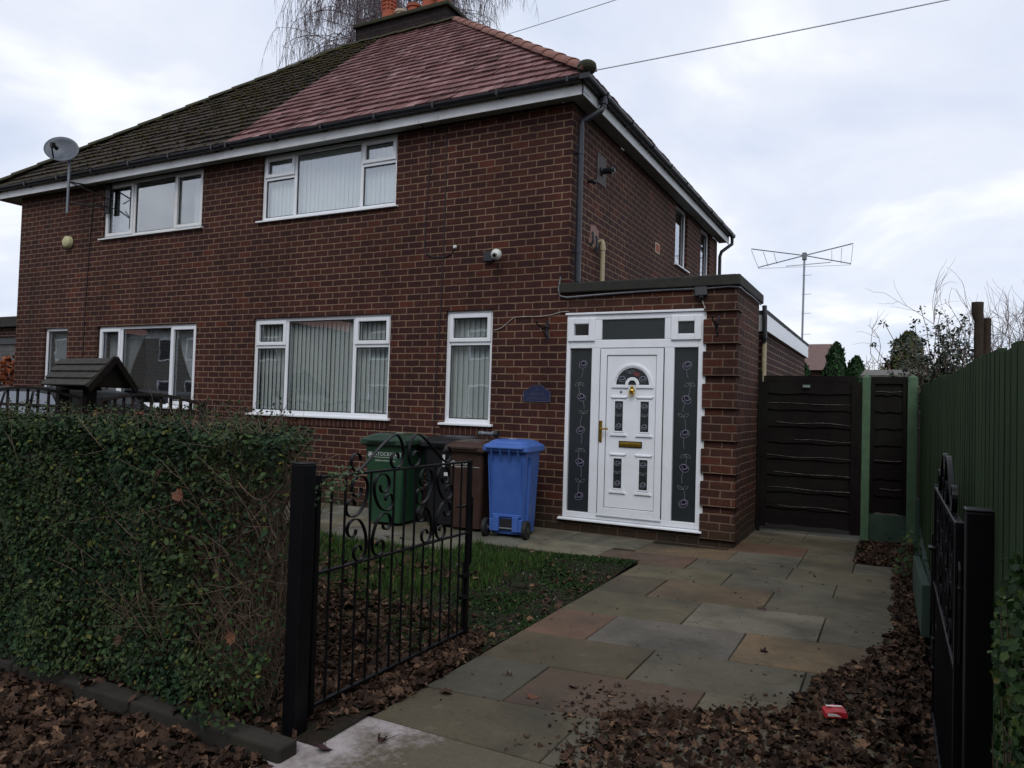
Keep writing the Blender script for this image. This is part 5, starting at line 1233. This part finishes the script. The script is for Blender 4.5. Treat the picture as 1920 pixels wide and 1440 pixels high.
def trellis(x0, x1, y, z0, arch, n, lab):
    t_ = thing('picket_fence', ((x0+x1)/2, y, 0), lab, 'fence', 'low arched picket fences in the neighbouring garden'); m = MB(); k = 24
    top = lambda t: z0+arch*math.sin(math.pi*max(0, min(1, t)))
    for i in range(k):
        a, b = i/k, (i+1)/k; m.bar((x0+(x1-x0)*a, y-.02, top(a)), (x0+(x1-x0)*b, y-.02, top(b)), .03, .035)
    m.box(x0, x1, y-.03, y-.005, z0-.14, z0-.10); m.box(x0, x1, y-.03, y-.005, .5, .54); m.obj('rails', M_oldd, t_)
    for i in range(n+1):
        x = x0+(x1-x0)*i/n; m = MB(); m.box(x-.02, x+.02, y-.003, y+.015, .0, top(i/n)-.01); m.obj('picket', M_oldd, t_)
    for x in (x0-.04, x1+.04): m = MB(); m.box(x-.03, x+.03, y-.03, y+.03, -.05, z0+.02); m.obj('post', M_oldd, t_)
trellis(-5.45, -3.72, -2.0, 1.34, .09, 10, 'low arched picket fence right of the wishing well, in front of the white window')
trellis(-8.35, -5.95, -2.0, 1.355, .12, 10, 'low arched picket fence left of the wishing well, in front of the dark car')
# beech hedge shrub, flat garage beyond
M_beech = leafmat('copper beech leaves', [(0, '#3a1a0c'), (.5, '#6a3016'), (1, '#8a4a22')], .7)
bh = thing('beech_shrub', (-12.2, .6, 0), 'orange brown beech bush at the left edge below the neighbouring garage wall', 'bush')
n = 5000; p = np.column_stack([RNG.uniform(-13.4, -11.25, n), RNG.uniform(-.3, .9, n), RNG.uniform(.1, 2.12, n)]); p[:, 2] -= .12*np.abs(np.sin(p[:, 0]*5))
V, F_ = inst(LEAF_V*[1.2, 1, 1], LEAF_F, p, rot_from(RNG.normal(0, .7, (n, 3))+[.2, -.8, .4], RNG.random(n)*6.28), RNG.uniform(.06, .1, n)); link('leaves', fast_mesh('leaves', V, F_), M_beech, bh)['kind'] = 'stuff'
V, F_ = tubes_np([wig((RNG.uniform(-13.2, -11.4), .3, 0), (RNG.uniform(-13.3, -11.3), RNG.uniform(-.1, .7), RNG.uniform(1, 1.9)), 6, .04) for i in range(40)], [.012]*40); link('branches', fast_mesh('branches', V, F_), M_twig, bh)
gr = thing('garage', (-14, 4, 0), 'flat roofed garage at the far left edge beyond the mossy house', 'garage')
m = MB(); m.box(-17.5, -12.2, 3, 8, -.05, 2.62); m.obj('wall', brick('pale grey blockwork', [(0, lin('#8a8c8a')), (1, lin('#a2a4a2'))], ('#7a7a78', '#8a8a88'), L=.45, C=.1), gr, uv=True)
m = MB(); m.box(-17.7, -11.9, 2.75, 8.2, 3.05, 3.30); m.obj('roof', M_coping, gr)
m = MB(); m.box(-17.6, -12.0, 2.9, 8.1, 2.80, 3.05); m.obj('fascia', M_brick_n, gr, uv=True); m = MB(); m.box(-17.5, -12.1, 2.96, 8, 2.62, 2.80); m.obj('gap_shade', M_black, gr)  # black strip put in as the shade of the gap under the roof
# parked car in the neighbour's drive
M_paint = pmat('dark grey car paint', '#0c0d10', '#111316', 4, rough=.5, bump=0, spec=.25)
car = thing('parked_car', (-9.9, -.75, 0), 'dark hatchback parked behind the left picket fence, only its roof showing', 'car'); m = MB()
prof = [(-12.0, .35), (-12.05, .75), (-11.9, .95), (-11.0, 1.02), (-10.55, 1.38), (-10.0, 1.49), (-9.0, 1.50), (-8.45, 1.44), (-8.0, 1.22), (-7.88, 1.05), (-7.82, .8), (-7.84, .38), (-8.1, .28), (-11.8, .28)]
rings = []
for y, k, zi in ((-1.52, .93, .0), (-1.45, .99, .0), (-1.3, 1., .0), (-.2, 1., 0), (-.05, .99, 0), (.02, .93, 0)):
    rings.append([(-9.95+(x+9.95)*(k if z > .9 else 1), y+(.16*(z-.9)/.6 if (z > .95 and y < -.8) else (-.16*(z-.9)/.6 if z > .95 else 0)), z) for x, z in prof])
m.loft(rings); m.obj('body', M_paint, car, smooth=False, bevel=.02)
wins = [[(-10.85, 1.06), (-10.42, 1.36), (-9.75, 1.41), (-9.75, 1.04)], [(-9.68, 1.04), (-9.68, 1.415), (-9.02, 1.42), (-8.95, 1.05)], [(-8.88, 1.05), (-8.94, 1.415), (-8.5, 1.38), (-8.28, 1.22), (-8.35, 1.08)]]
for q in wins:
    m = MB(); m.add([(x, -1.532+.16*(z-.9)/.6, z) for x, z in q], [tuple(range(len(q)))]); m.obj('window', pmat('sky toned car glass', '#5c626c', rough=.06, bump=0, spec=.9), car)  # sky reflection painted into the side window colour
m = MB(); m.add([(-7.935, -1.28, 1.1), (-7.935, -.22, 1.1), (-8.20, -.34, 1.36), (-8.20, -1.16, 1.36)], [(0,1,2,3)]); m.obj('rear_window', pmat('tinted car glass', '#1c2024', rough=.05, bump=0, spec=.9), car)
for x in (-11.2, -8.65):
    for y in (-1.5, .0): m = MB(); m.lathe([(.16, -.09), (.31, -.09), (.32, 0), (.31, .09), (.16, .09)], (x, y, .31), 22, 'y'); w_ = m.obj('wheel', M_tyre, car); m = MB(); m.lathe([(.001, -.08), (.18, -.085), (.18, .085), (.001, .08)], (x, y, .31), 14, 'y'); m.obj('rim', M_alu, w_)
m = MB(); m.ball((-9.9, -1.6, 1.02), .07, 10, (1.2, .8, .8)); m.obj('wing_mirror', M_paint, car)
m = MB(); m.box(-7.86, -7.79, -1.38, -1.15, .78, .98); m.obj('tail_light', pmat('tail light', '#6a1418', rough=.2, bump=0), car)

car.location.x += .9

# ------------------------------------------------------------------ things fixed to the walls
dish = thing('satellite_dish', (-8.9, 0, 4.9), 'grey oval satellite dish on a pole beside the mossy gutter', 'satellite dish')
m = MB(); cx, cy, cz = -9.06, -.52, 5.46; ax = Vector((.40, -.83, .38)).normalized(); e1 = ax.cross(Vector((0, 0, 1))).normalized(); e2 = e1.cross(ax); e1, e2 = (e1*math.cos(.45)+e2*math.sin(.45)), (e2*math.cos(.45)-e1*math.sin(.45))
rings = []
for r, dd in ((.0, .0), (.12, .004), (.24, .018), (.34, .038), (.41, .055)):
    rings.append([Vector((cx, cy, cz))+e1*(r*.80*math.cos(t))+e2*(r*.58*math.sin(t))+ax*(dd*1.6) for t in [6.283*k/28 for k in range(28)]])
bk_ = [[p-ax*.012 for p in r] for r in reversed(rings)]
m.loft(rings+bk_, cap=False); m.obj('reflector', pmat('grey dish paint', '#565c64', '#484e56', 6, rough=.5, bump=.02), dish, smooth=True)
m = MB(); fp = Vector((cx, cy, cz))+ax*.26-e2*.06; m.tube([Vector((cx, cy, cz))-e2*.22+ax*.04, fp-e2*.03], .012, 8); m.tube([fp, fp-ax*.12], .03, 10); m.box(fp.x-.03, fp.x+.03, fp.y-.03, fp.y+.03, fp.z-.06, fp.z+.02); m.tube([fp-ax*.10, Vector((cx, cy, cz))+ax*.10+e1*.05], .01, 6); m.obj('feed_arm', M_iron, dish)
m = MB(); m.tube([(-8.93, -.5, 4.42), (-8.93, -.5, 5.38)], .021, 10); m.tube([(-8.93, -.5, 5.34), (cx, cy+.05, cz-.02)], .03, 8); m.obj('pole', M_steel, dish)
m = MB(); m.tube([(-8.93, -.5, 4.95), (-8.6, -.02, 4.93), (-8.6, -.02, 4.62), (-8.93, -.5, 4.6)], .014, 6); m.tube([(-8.93, -.5, 4.95), (-8.45, -.02, 4.70)], .010, 6); m.box(-8.66, -8.54, -.025, .0, 4.5, 5.0); m.tube([(-8.93, -.5, 4.6), (-8.38, -.02, 4.56)], .010, 6); m.obj('bracket', M_iron, dish)
al = thing('alarm_box', (-9.64, 0, 4.08), 'small round cream alarm bell on the left of the brick wall', 'alarm box'); m = MB(TF()); m.lathe([(.001, -.10), (.07, -.098), (.105, -.075), (.112, -.01), (.112, 0), (.001, .0)], (-9.64, 0, 4.08), 20, 'y'); m.obj('cover', pmat('cream plastic', '#b9b488', '#a8a47c', 8, rough=.5), al, smooth=True); m = MB(TF()); m.lathe([(.118, -.012), (.118, 0), (.1, 0)], (-9.64, 0, 4.08), 20, 'y'); m.obj('base', M_black, al)
cm = thing('security_camera', (-1.0, 0, 3.25), 'white ball security camera with a dark junction box on the brick wall', 'camera')
m = MB(TF()); m.box(-1.13, -1.0, -.06, 0, 3.19, 3.31); m.obj('junction_box', pmat('dark grey box', '#2a2a30', rough=.5), cm, bevel=.006)
m = MB(); m.tube([(-1.0, -.03, 3.24), (-.95, -.06, 3.25), (-.92, -.1, 3.26)], .012, 8); m.obj('arm', M_upvc, cm)
m = MB(); m.ball((-.90, -.14, 3.245), .068, 16); m.obj('ball', pmat('white camera shell', '#c6cac0', rough=.3, bump=0), cm, smooth=True)
m = MB(); q = Vector((-.90, -.14, 3.245)); dd = Vector((.15, -.95, -.35)).normalized(); m.tube([q+dd*.05, q+dd*.072], .032, 14); m.m = 1; m.tube([q+dd*.072, q+dd*.078], .02, 12); m.obj('lens', [pmat('lens shroud', '#8d9088', rough=.4), M_iron], cm)
pq = thing('house_plaque', (-.365, 0, 1.48), 'dark blue arched house name plaque with raised lettering beside the porch', 'plaque')
u0, u1, z0, zs_, zt = -.545, -.185, 1.475, 1.60, 1.672; um = (u0+u1)/2
ol = [(u0, z0), (u1, z0), (u1, zs_)]+[(um+(u1-um)*(1-t), zs_+(zt-zs_)*(.5-.5*math.cos(math.pi*min(1, t*1.25)))) for t in [i/10 for i in range(1, 10)]]
ol += [(2*um-a, b) for a, b in reversed(ol[2:])]
M_plq = pmat('dark blue painted casting', '#1f2847', '#182040', 20, rough=.5, bump=.1); M_plqr = pmat('worn casting edge', '#55505e', '#3a3a50', 30, rough=.6)
m = MB(TF()); m.prism(ol, -.012, 0); m.obj('plate', M_plq, pq)
m = MB(TF()); ins = [(um+(a-um)*.955, z0+.006+(b-z0)*.945) for a, b in ol]
m.ring(ol+[ol[0]], ins+[ins[0]], -.0165, -.0122)
for u in (u0+.02, u1-.02): m.lathe([(.001, -.017), (.006, -.016), (.006, -.012)], (u, 0, z0+.065), 8, 'y')
m.obj('rim', M_plqr, pq)
m = MB(TF())
for s_, sz, cz_ in (('2', .05, 1.612), ('SADDLE PIT', .035, 1.552), ('COTTON CLOSE', .035, 1.50)):
    V, F_ = text_mesh(s_, sz); w_ = max(p[0] for p in V)
    m.add([(um-w_/2+p[0], -.0135-p[2]*2, cz_+p[1]) for p in V], F_)
m.obj('lettering', M_plqr, pq)
br = thing('basket_bracket', (-.25, 0, 2.32), 'black scrolled hanging basket bracket on the brick between the narrow window and the porch door', 'bracket', 'iron hanging basket brackets')
m = MB(TF()); m.box(-.262, -.238, -.006, 0, 2.2, 2.44); m.tube([(-.25, -.006, 2.42), (-.25, -.05, 2.40), (-.25, -.05, 2.25), (-.25, -.006, 2.22)], .006, 6); m.obj('back_plate', M_pipe, br)
m = MB(TF()); m.tube([(-.25, -.006, 2.35), (-.25, -.30, 2.36), (-.25, -.33, 2.385), (-.25, -.31, 2.40), (-.25, -.295, 2.385)], .008, 6); m.tube([(-.25, -.01, 2.25)]+[(-.25, -.06-.20*t, 2.25+.1*math.sin(t*1.57)) for t in [i/8 for i in range(9)]]+[(-.25, -.10+.04*math.cos(a), 2.31+.03*math.sin(a)) for a in [0, 1, 2, 3, 4]], .006, 6); m.obj('arm', M_iron, br)
b2 = copy_tree(br); b2.location = (1.745, -.018, 2.31); b2['label'] = 'black scrolled hanging basket bracket on the quoined pier right of the door'
jb = thing('sensor_light', (1.55, 0, 2.72), 'small dark weatherproof box with a sensor under the porch coping', 'sensor box'); m = MB(TF()); m.box(1.49, 1.62, -.05, .0, 2.655, 2.765); m.obj('box', pmat('grey weatherproof box', '#3e3f40', rough=.6), jb, bevel=.008); m = MB(); m.ball((1.56, -.04, 2.63), .03, 10); m.obj('sensor', M_iron, jb)
def cable(name, pts, r, mat, lab, n=5): m = MB(); m.tube(pts, r, n); return tag(m.obj(name, mat, base=tuple(pts[0])), lab, 'cable')
M_cabw = pmat('dirty white cable', '#a8a298', '#8a8478', 30, rough=.6); M_cabk = pmat('black cable', '#131315', rough=.5, bump=0); M_cabg = pmat('grey cable', '#777a7e', '#5c5e62', 30, rough=.5, bump=0)
cable('cable', [(-.975, -.008, 2.34), (-.93, -.012, 2.345), (-.86, -.012, 2.37), (-.78, -.012, 2.43), (-.70, -.012, 2.49), (-.6, -.012, 2.495), (-.35, -.012, 2.49), (-.2, -.012, 2.505), (-.08, -.012, 2.535), (0, -.012, 2.54), (.02, -.008, 2.53)], .005, M_cabw, 'thin white cable running from the narrow window to the top of the door frame')
cable('cable', [(-.10, -.012, 2.95), (-.12, -.012, 2.80), (-.09, -.025, 2.72), (.0, -.03, 2.70), (.3, -.03, 2.712), (.6, -.03, 2.722), (.9, -.03, 2.73), (1.2, -.03, 2.735), (1.5, -.03, 2.732)], .011, M_cabg, 'grey cable clipped along the front of the porch under its coping')
cable('cable', [(1.55, -.02, 2.65), (1.575, -.02, 2.58), (1.60, -.02, 2.52), (1.605, -.02, 2.46)], .006, M_cabw, 'short white wire hanging from the sensor box beside the door frame')
cable('cable', [(1.62, -.03, 2.73), (1.85, -.03, 2.74), (1.955, -.02, 2.73), (1.96, .3, 2.72), (1.96, .7, 2.73), (1.96, 1.3, 2.72)], .009, M_cabg, 'grey cable turning the porch corner under the coping')
cable('cable', [(-2.06, -.21, 5.02), (-2.04, -.12, 4.98), (-2.0, -.01, 4.93), (-2.0, -.008, 4.5), (-2.03, -.008, 4.0), (-2.04, -.008, 3.45), (-2.02, -.008, 3.37), (-1.9, -.008, 3.30), (-1.72, -.008, 3.29), (-1.62, -.008, 3.33), (-1.58, -.008, 3.40)], .007, M_cabk, 'black cable looping down the wall to a small white grommet above the narrow window')
cable('cable', [(-1.76, -.21, 5.03), (-1.77, -.1, 4.97), (-1.76, -.008, 4.9), (-1.745, -.008, 4.2), (-1.75, -.008, 3.3), (-1.76, -.008, 2.7), (-1.78, -.008, 2.2), (-1.80, -.008, 1.5), (-1.80, -.008, .9)], .007, M_cabk, 'long straight black cable down the wall beside the narrow window')
cable('cable', [(-9.02, -.21, 5.0), (-9.0, -.01, 4.9), (-9.06, -.008, 4.0), (-9.1, -.008, 3.0), (-9.12, -.008, 1.6)], .008, M_cabk, 'black cable down the wall from the satellite dish')
m = MB(TF()); m.lathe([(.001, -.02), (.02, -.018), (.026, 0)], (-1.58, 0, 3.415), 10, 'y'); tag(m.obj('grommet', M_upvc_d, base=(-1.58, 0, 3.41)), 'small white cable grommet in the brickwork above the narrow window', 'grommet')
M_wire = pmat('sky paled overhead cable', '#c0c4cc', rough=.6, bump=0)  # cable colour lightened to imitate blurring into the bright sky
def sag(a, b, s_, n=24): a, b = Vector(a), Vector(b); return [a.lerp(b, i/n)-Vector((0, 0, s_*4*(i/n)*(1-i/n))) for i in range(n+1)]
cable('overhead_wire', sag((.30, -.26, 5.22), (3.82+10.6, .5+2.4, 5.66+1.55), .12), .0075, M_wire, 'overhead telephone wire running right from the hip end of the gutter')
cable('overhead_wire', sag((-9.5, 10, 11.6), (6, 10, 13.0), .12), .013, M_wire, 'overhead wire crossing the sky behind the red roof')

# ------------------------------------------------------------------ background
ant = thing('aerial_mast', (1.0, 14.7, 0), 'tall thin metal mast carrying a large crossed wire aerial', 'aerial')
m = MB(); mx_, my_ = .97, 14.7
m.tube([(mx_, my_, 0), (mx_+.06, my_, 5.92)], .03, 8)
for z in (3.7, 4.3, 4.85, 5.4): m.tube([(mx_, my_, z), (mx_+.26, my_, z+.01)], .008, 5)
m.obj('mast', M_alu, ant)
hub = Vector((mx_+.06, my_, 5.98)); ends = [Vector(p) for p in ((-.27, 13.64, 6.05), (2.16, 16.36, 5.98), (-.46, 16.1, 5.98), (2.34, 13.84, 6.05))]
m = MB(); m.tube([ends[0], hub, ends[1]], .016, 6); m.tube([ends[2], hub, ends[3]], .016, 6); m.obj('spreader', M_alu, ant)
m = MB()
for f_ in (1., .78, .58):
    P = [hub.lerp(e_, f_)-Vector((0, 0, .04)) for e_ in (ends[0], ends[2], ends[1], ends[3])]
    for a, b in ((0, 1), (2, 3), (1, 2) if f_ == 1 else (0, 1)): m.tube([P[a], P[b]], .007, 4)
m.tube([hub+Vector((-.5, 0, -.28)), hub+Vector((.7, 0, -.24))], .012, 5); m.obj('wires', M_alu, ant)
m = MB(); m.box(hub.x-.06, hub.x+.06, hub.y-.06, hub.y+.06, 5.85, 6.06); m.obj('rotator', M_steel, ant, bevel=.01)
fh = thing('far_house', (0, 33, 0), 'distant house with a brown tiled gable roof behind the conifers', 'house')
m = MB(); m.box(-6, .55, 30, 36, 0, 3.6); m.obj('wall', M_brick_n, fh, uv=True)
m = MB(); m.add([(-6.3, 29.6, 3.5), (.8, 29.6, 3.5), (.8, 33, 5.02), (-6.3, 33, 5.02), (.8, 36.4, 3.5), (-6.3, 36.4, 3.5)], [(0,1,2,3), (2,4,5,3), (1,4,2)]); m.obj('roof', pmat('brown roof tiles', '#6a5450', '#5a4642', 6, rough=.9, bump=.5), fh)
M_con = leafmat('conifer sprays', [(0, '#101f10'), (.5, '#1c3419'), (1, '#2b4a24')], .7, .2)
SPRAY_V = np.array([(0, -.5, 0), (.16, -.1, .03), (.1, .3, 0), (0, .5, -.02), (-.1, .3, 0), (-.16, -.1, .03), (0, 0, .02)])
def conifer(x, y, h, r, lab, n=7500, name='conifer', pw=.55, mat=None, grp='conifers beyond the side extension'):
    c = thing(name, (x, y, 0), lab, 'tree', grp); t = RNG.random(n)**.8; a = RNG.random(n)*6.283
    rr = r*(1-t)**pw*(.75+.25*np.sin(a*5+t*17)+.2*np.sin(a*3-t*9))*np.sqrt(RNG.uniform(.45, 1, n)); p = np.column_stack([x+rr*np.cos(a), y+rr*np.sin(a), .05+t*h])
    nr = np.column_stack([np.cos(a), np.sin(a), np.full(n, .2)])+RNG.normal(0, .5, (n, 3))
    V, F_ = inst(SPRAY_V, LEAF_F, p, rot_from(nr, RNG.normal(0, .5, n)), RNG.uniform(.10, .22, n)); link('foliage', fast_mesh('foliage', V, F_), mat or M_con, c)['kind'] = 'stuff'
    m = MB(); m.tube([(x, y, 0), (x, y, h*.8)], [.09, .02], 8); m.obj('trunk', M_bark, c); return c
conifer(1.25, 12.3, 2.68, .9, 'dark green conifer nearest the side extension fascia')
conifer(2.1, 12.0, 3.12, .72, 'tallest dark green conifer spire in front of the distant roof')
conifer(2.55, 12.1, 2.78, .75, 'smaller dark green conifer at the right end of the conifer row')
conifer(3.62, 8.5, 3.0, .75, 'rounded olive green clipped bush behind the narrow dark panel', 6000, 'clipped_bush', .42, leafmat('olive bush leaves', [(0, '#22301a'), (.5, '#3a4526'), (1, '#4e5430')], .8, .2), 'bushes behind the fence')
sd_ = thing('shed', (3.6, 6, 0), 'low shed with a weathered felt roof just showing above the narrow dark panel', 'shed'); m = MB(); m.box(3.0, 4.0, 5.6, 7, 0, 2.05); m.obj('wall', M_oldd, sd_); m = MB(); m.add([(2.9, 5.4, 2.08), (4.1, 5.4, 2.1), (4.1, 7.1, 2.28), (2.9, 7.1, 2.26), (2.9, 5.4, 2.04), (4.1, 5.4, 2.06)], [(0,1,2,3),(4,5,1,0)]); m.obj('roof', pmat('weathered shed felt', '#6a6862', '#4a4844', 6, rough=.95, bump=.5), sd_)
# broadleaf evergreen behind the fence
M_holly = leafmat('dark evergreen leaves', [(0, '#141c14'), (.6, '#22301f'), (1, '#35442c')], .4, .5)
ev = thing('evergreen_shrub', (4.0, 2.6, 0), 'dark evergreen shrub with upright leafy shoots behind the end of the fence', 'shrub')
paths, rad, q = [], [], []
for i in range(70):
    b = (4.0+RNG.normal(0, .12), 2.6+RNG.normal(0, .15), .9); e_ = (4.0+RNG.normal(-.08, .27), 2.6+RNG.normal(0, .25), RNG.uniform(1.9, 2.5)+(.3 if i % 7 == 0 else 0)); P = wig(b, e_, 8, .03); paths.append(P); rad.append(.008)
    k = np.repeat(P[2:], 13, 0); q.append(k+RNG.normal(0, .028, k.shape))
V, F_ = tubes_np(paths, rad); link('stems', fast_mesh('stems', V, F_), M_twig, ev); q = np.concatenate(q); n = len(q)
V, F_ = inst(LEAF_V, LEAF_F, q, rot_from(RNG.normal(0, .7, (n, 3))+[0, -.4, .6], RNG.random(n)*6.28), RNG.uniform(.035, .06, n)); link('leaves', fast_mesh('leaves', V, F_), M_holly, ev)['kind'] = 'stuff'
# bare shrub and the cut trunk
bs = thing('bare_shrub', (4.45, 3.4, 0), 'leafless tangled shrub around the cut trunk behind the fence', 'shrub'); paths, rad = [], []
def twigtree(b, d, L_, r, lev, paths, rad, droop=0., spread=.5):
    P = [np.array(b)]; d = np.array(d, float)
    for i in range(5): d = d/np.linalg.norm(d); P.append(P[-1]+d*L_/5); d = d+RNG.normal(0, .16, 3)+[0, 0, -droop*(i/5)]
    paths.append(np.array(P)); rad.append(r)
    if lev > 0:
        for k in range(RNG.integers(3, 5)):
            j = RNG.integers(2, 6); twigtree(P[j], d/np.linalg.norm(d)+RNG.normal(0, spread, 3), L_*RNG.uniform(.5, .75), r*.6, lev-1, paths, rad, droop, spread)
for i in range(30): twigtree((4.5+RNG.normal(0, .36), 3.4+RNG.normal(0, .3), 1.65), (RNG.normal(0, .35), RNG.normal(0, .3), 1), RNG.uniform(.55, .9), .009, 2, paths, rad, .15, .5)
for i in range(26): twigtree((4.95+RNG.normal(0, .35), 4.0, 1.75), (RNG.normal(0, .2), RNG.normal(0, .2), 1), RNG.uniform(.6, 1.0), .008, 2, paths, rad, -.1, .25)
V, F_ = tubes_np(paths, rad, 3); link('branches', fast_mesh('branches', V, F_), pmat('pale bare twigs', '#5a4a40', '#6e5e52', 20, rough=.9, bump=0), bs)['kind'] = 'stuff'
m = MB(); m.tube([(4.25, 2.2, 0), (4.265, 2.2, 2.1), (4.268, 2.2, 2.56), (4.25, 2.2, 2.66), (4.252, 2.2, 2.785)], [.06, .05, .05, .064, .064], 10); m.tube([(4.34, 2.25, 0), (4.35, 2.25, 2.1), (4.355, 2.25, 2.60)], [.05, .042, .042], 9); tag(m.obj('cut_trunk', pmat('ivy stained bark', '#3c3026', '#2a211a', 12, rough=.95, bump=.8, bdist=.01), base=(4.26, 2.2, 0)), 'double cut off tree trunk standing above the green fence', 'tree stump')
hz = thing('bare_tree', (2.2, 40, 0), 'faint bare trees on the skyline between the conifers and the clipped bush', 'tree'); paths, rad = [], []
for i in range(12): twigtree((2.6+RNG.normal(0, 1.3), 40, 2.2), (RNG.normal(0, .3), 0, 1), 1.6, .05, 2, paths, rad, 0, .4)
V, F_ = tubes_np(paths, rad, 3); link('branches', fast_mesh('branches', V, F_), M_twig, hz)
# weeping birch behind the house
bi = thing('birch_tree', (-16.1, 18.5, 0), 'leafless weeping birch with fine drooping twigs rising behind the chimney', 'tree'); bx, by = -16.1, 18.5
m = MB(); m.tube([(bx, by, 0), (bx+.1, by, 6), (bx-.1, by, 12), (bx+.15, by, 17), (bx, by, 22)], [.32, .26, .18, .11, .03], 9); m.obj('trunk', M_bark, bi); paths, rad = [], []
def droopers(P, n, L0, L1):
    for _ in range(n):
        j = RNG.integers(3, len(P)); q = P[j]; d = np.array([RNG.normal(0, .35), RNG.normal(0, .35), .1]); T_ = [q]; L_ = RNG.uniform(L0, L1)
        for i in range(7): d = d*.75+np.array([RNG.normal(0, .08), RNG.normal(0, .08), -.32]); T_.append(T_[-1]+d/np.linalg.norm(d)*L_/7)
        paths.append(np.array(T_)); rad.append(.008)
        for _2 in range(3):
            q2 = T_[RNG.integers(2, 6)]; e_ = np.asarray(q2)+np.array([RNG.normal(0, .14), RNG.normal(0, .14), -RNG.uniform(.3, .9)]); paths.append(wig(q2, e_, 4, .02)); rad.append(.0065)
for i in range(92):
    z0 = RNG.uniform(9.5, 20.5); a = RNG.random()*6.283; L_ = RNG.uniform(3.2, 6.9)*(1-.5*max(0, (z0-15)/8)); d = np.array([math.cos(a), math.sin(a)*.8, RNG.uniform(.7, 1.2)]); P = [np.array([bx, by, z0])]
    for k in range(12): d = d/np.linalg.norm(d); P.append(P[-1]+d*L_/12); d = d+np.array([RNG.normal(0, .1), RNG.normal(0, .1), -.13])
    paths.append(np.array(P)); rad.append(np.linspace(.045, .009, 13)); droopers(P, 30, .7, 2.6)
    for k in range(4):
        j = RNG.integers(3, 11); d2 = P[j]-P[j-1]; d2 = d2/np.linalg.norm(d2)+RNG.normal(0, .5, 3); Q = [P[j]]
        for q in range(8): d2 = d2/np.linalg.norm(d2); Q.append(Q[-1]+d2*RNG.uniform(.2, .32)); d2 = d2+np.array([0, 0, -.14])+RNG.normal(0, .1, 3)
        paths.append(np.array(Q)); rad.append(np.linspace(.022, .009, 9)); droopers(Q, 10, .5, 1.8)
V, F_ = tubes_np(paths, rad, 3); link('crown', fast_mesh('crown', V, F_), pmat('purple brown birch twigs', '#5a4e52', '#6e6064', 3, rough=.9, bump=0), bi)['kind'] = 'stuff'

# ------------------------------------------------------------------ houses across the road, mirrored in the front windows
M_rend = pmat('grey pebbledash render', '#85817a', '#74706a', 3, rough=.95, bump=.4)
for x0, yf in ((-47, -20.0), (-30.5, -21.0), (-14.5, -20.5), (2.0, -21.0)):
    op = thing('facing_house', (x0, yf-4, 0), 'brick house with a hipped roof across the road, seen mirrored in the front windows', 'house', 'houses across the road')
    m = MB(); m.box(x0-6, x0+6, yf-8, yf, -.05, 5.4); m.obj('wall', M_rend, op)
    m = MB(); e_ = .4; m.add([(x0-6-e_, yf+e_, 5.3), (x0+6+e_, yf+e_, 5.3), (x0+6+e_, yf-8-e_, 5.3), (x0-6-e_, yf-8-e_, 5.3), (x0-2.6, yf-4, 9.3), (x0+2.6, yf-4, 9.3)], [(0,1,5,4), (1,2,5), (2,3,4,5), (3,0,4), (3,2,1,0)]); r_ = m.obj('roof', M_hip, op)
    m = MB(); m.box(x0-1, x0+1, yf-4.4, yf-3.6, 8.6, 10.6); m.obj('chimney', M_brick_n, r_, uv=True)
    for wx in (-4, -1.6, 1.6, 4):
        for z in (.9, 3.4): m = MB(); m.box(x0+wx-.75, x0+wx+.75, yf-.02, yf+.04, z, z+1.35); w_ = m.obj('window', M_upvc, op); m = MB(); m.box(x0+wx-.66, x0+wx+.66, yf+.041, yf+.045, z+.09, z+1.26); m.obj('pane', M_black, w_)
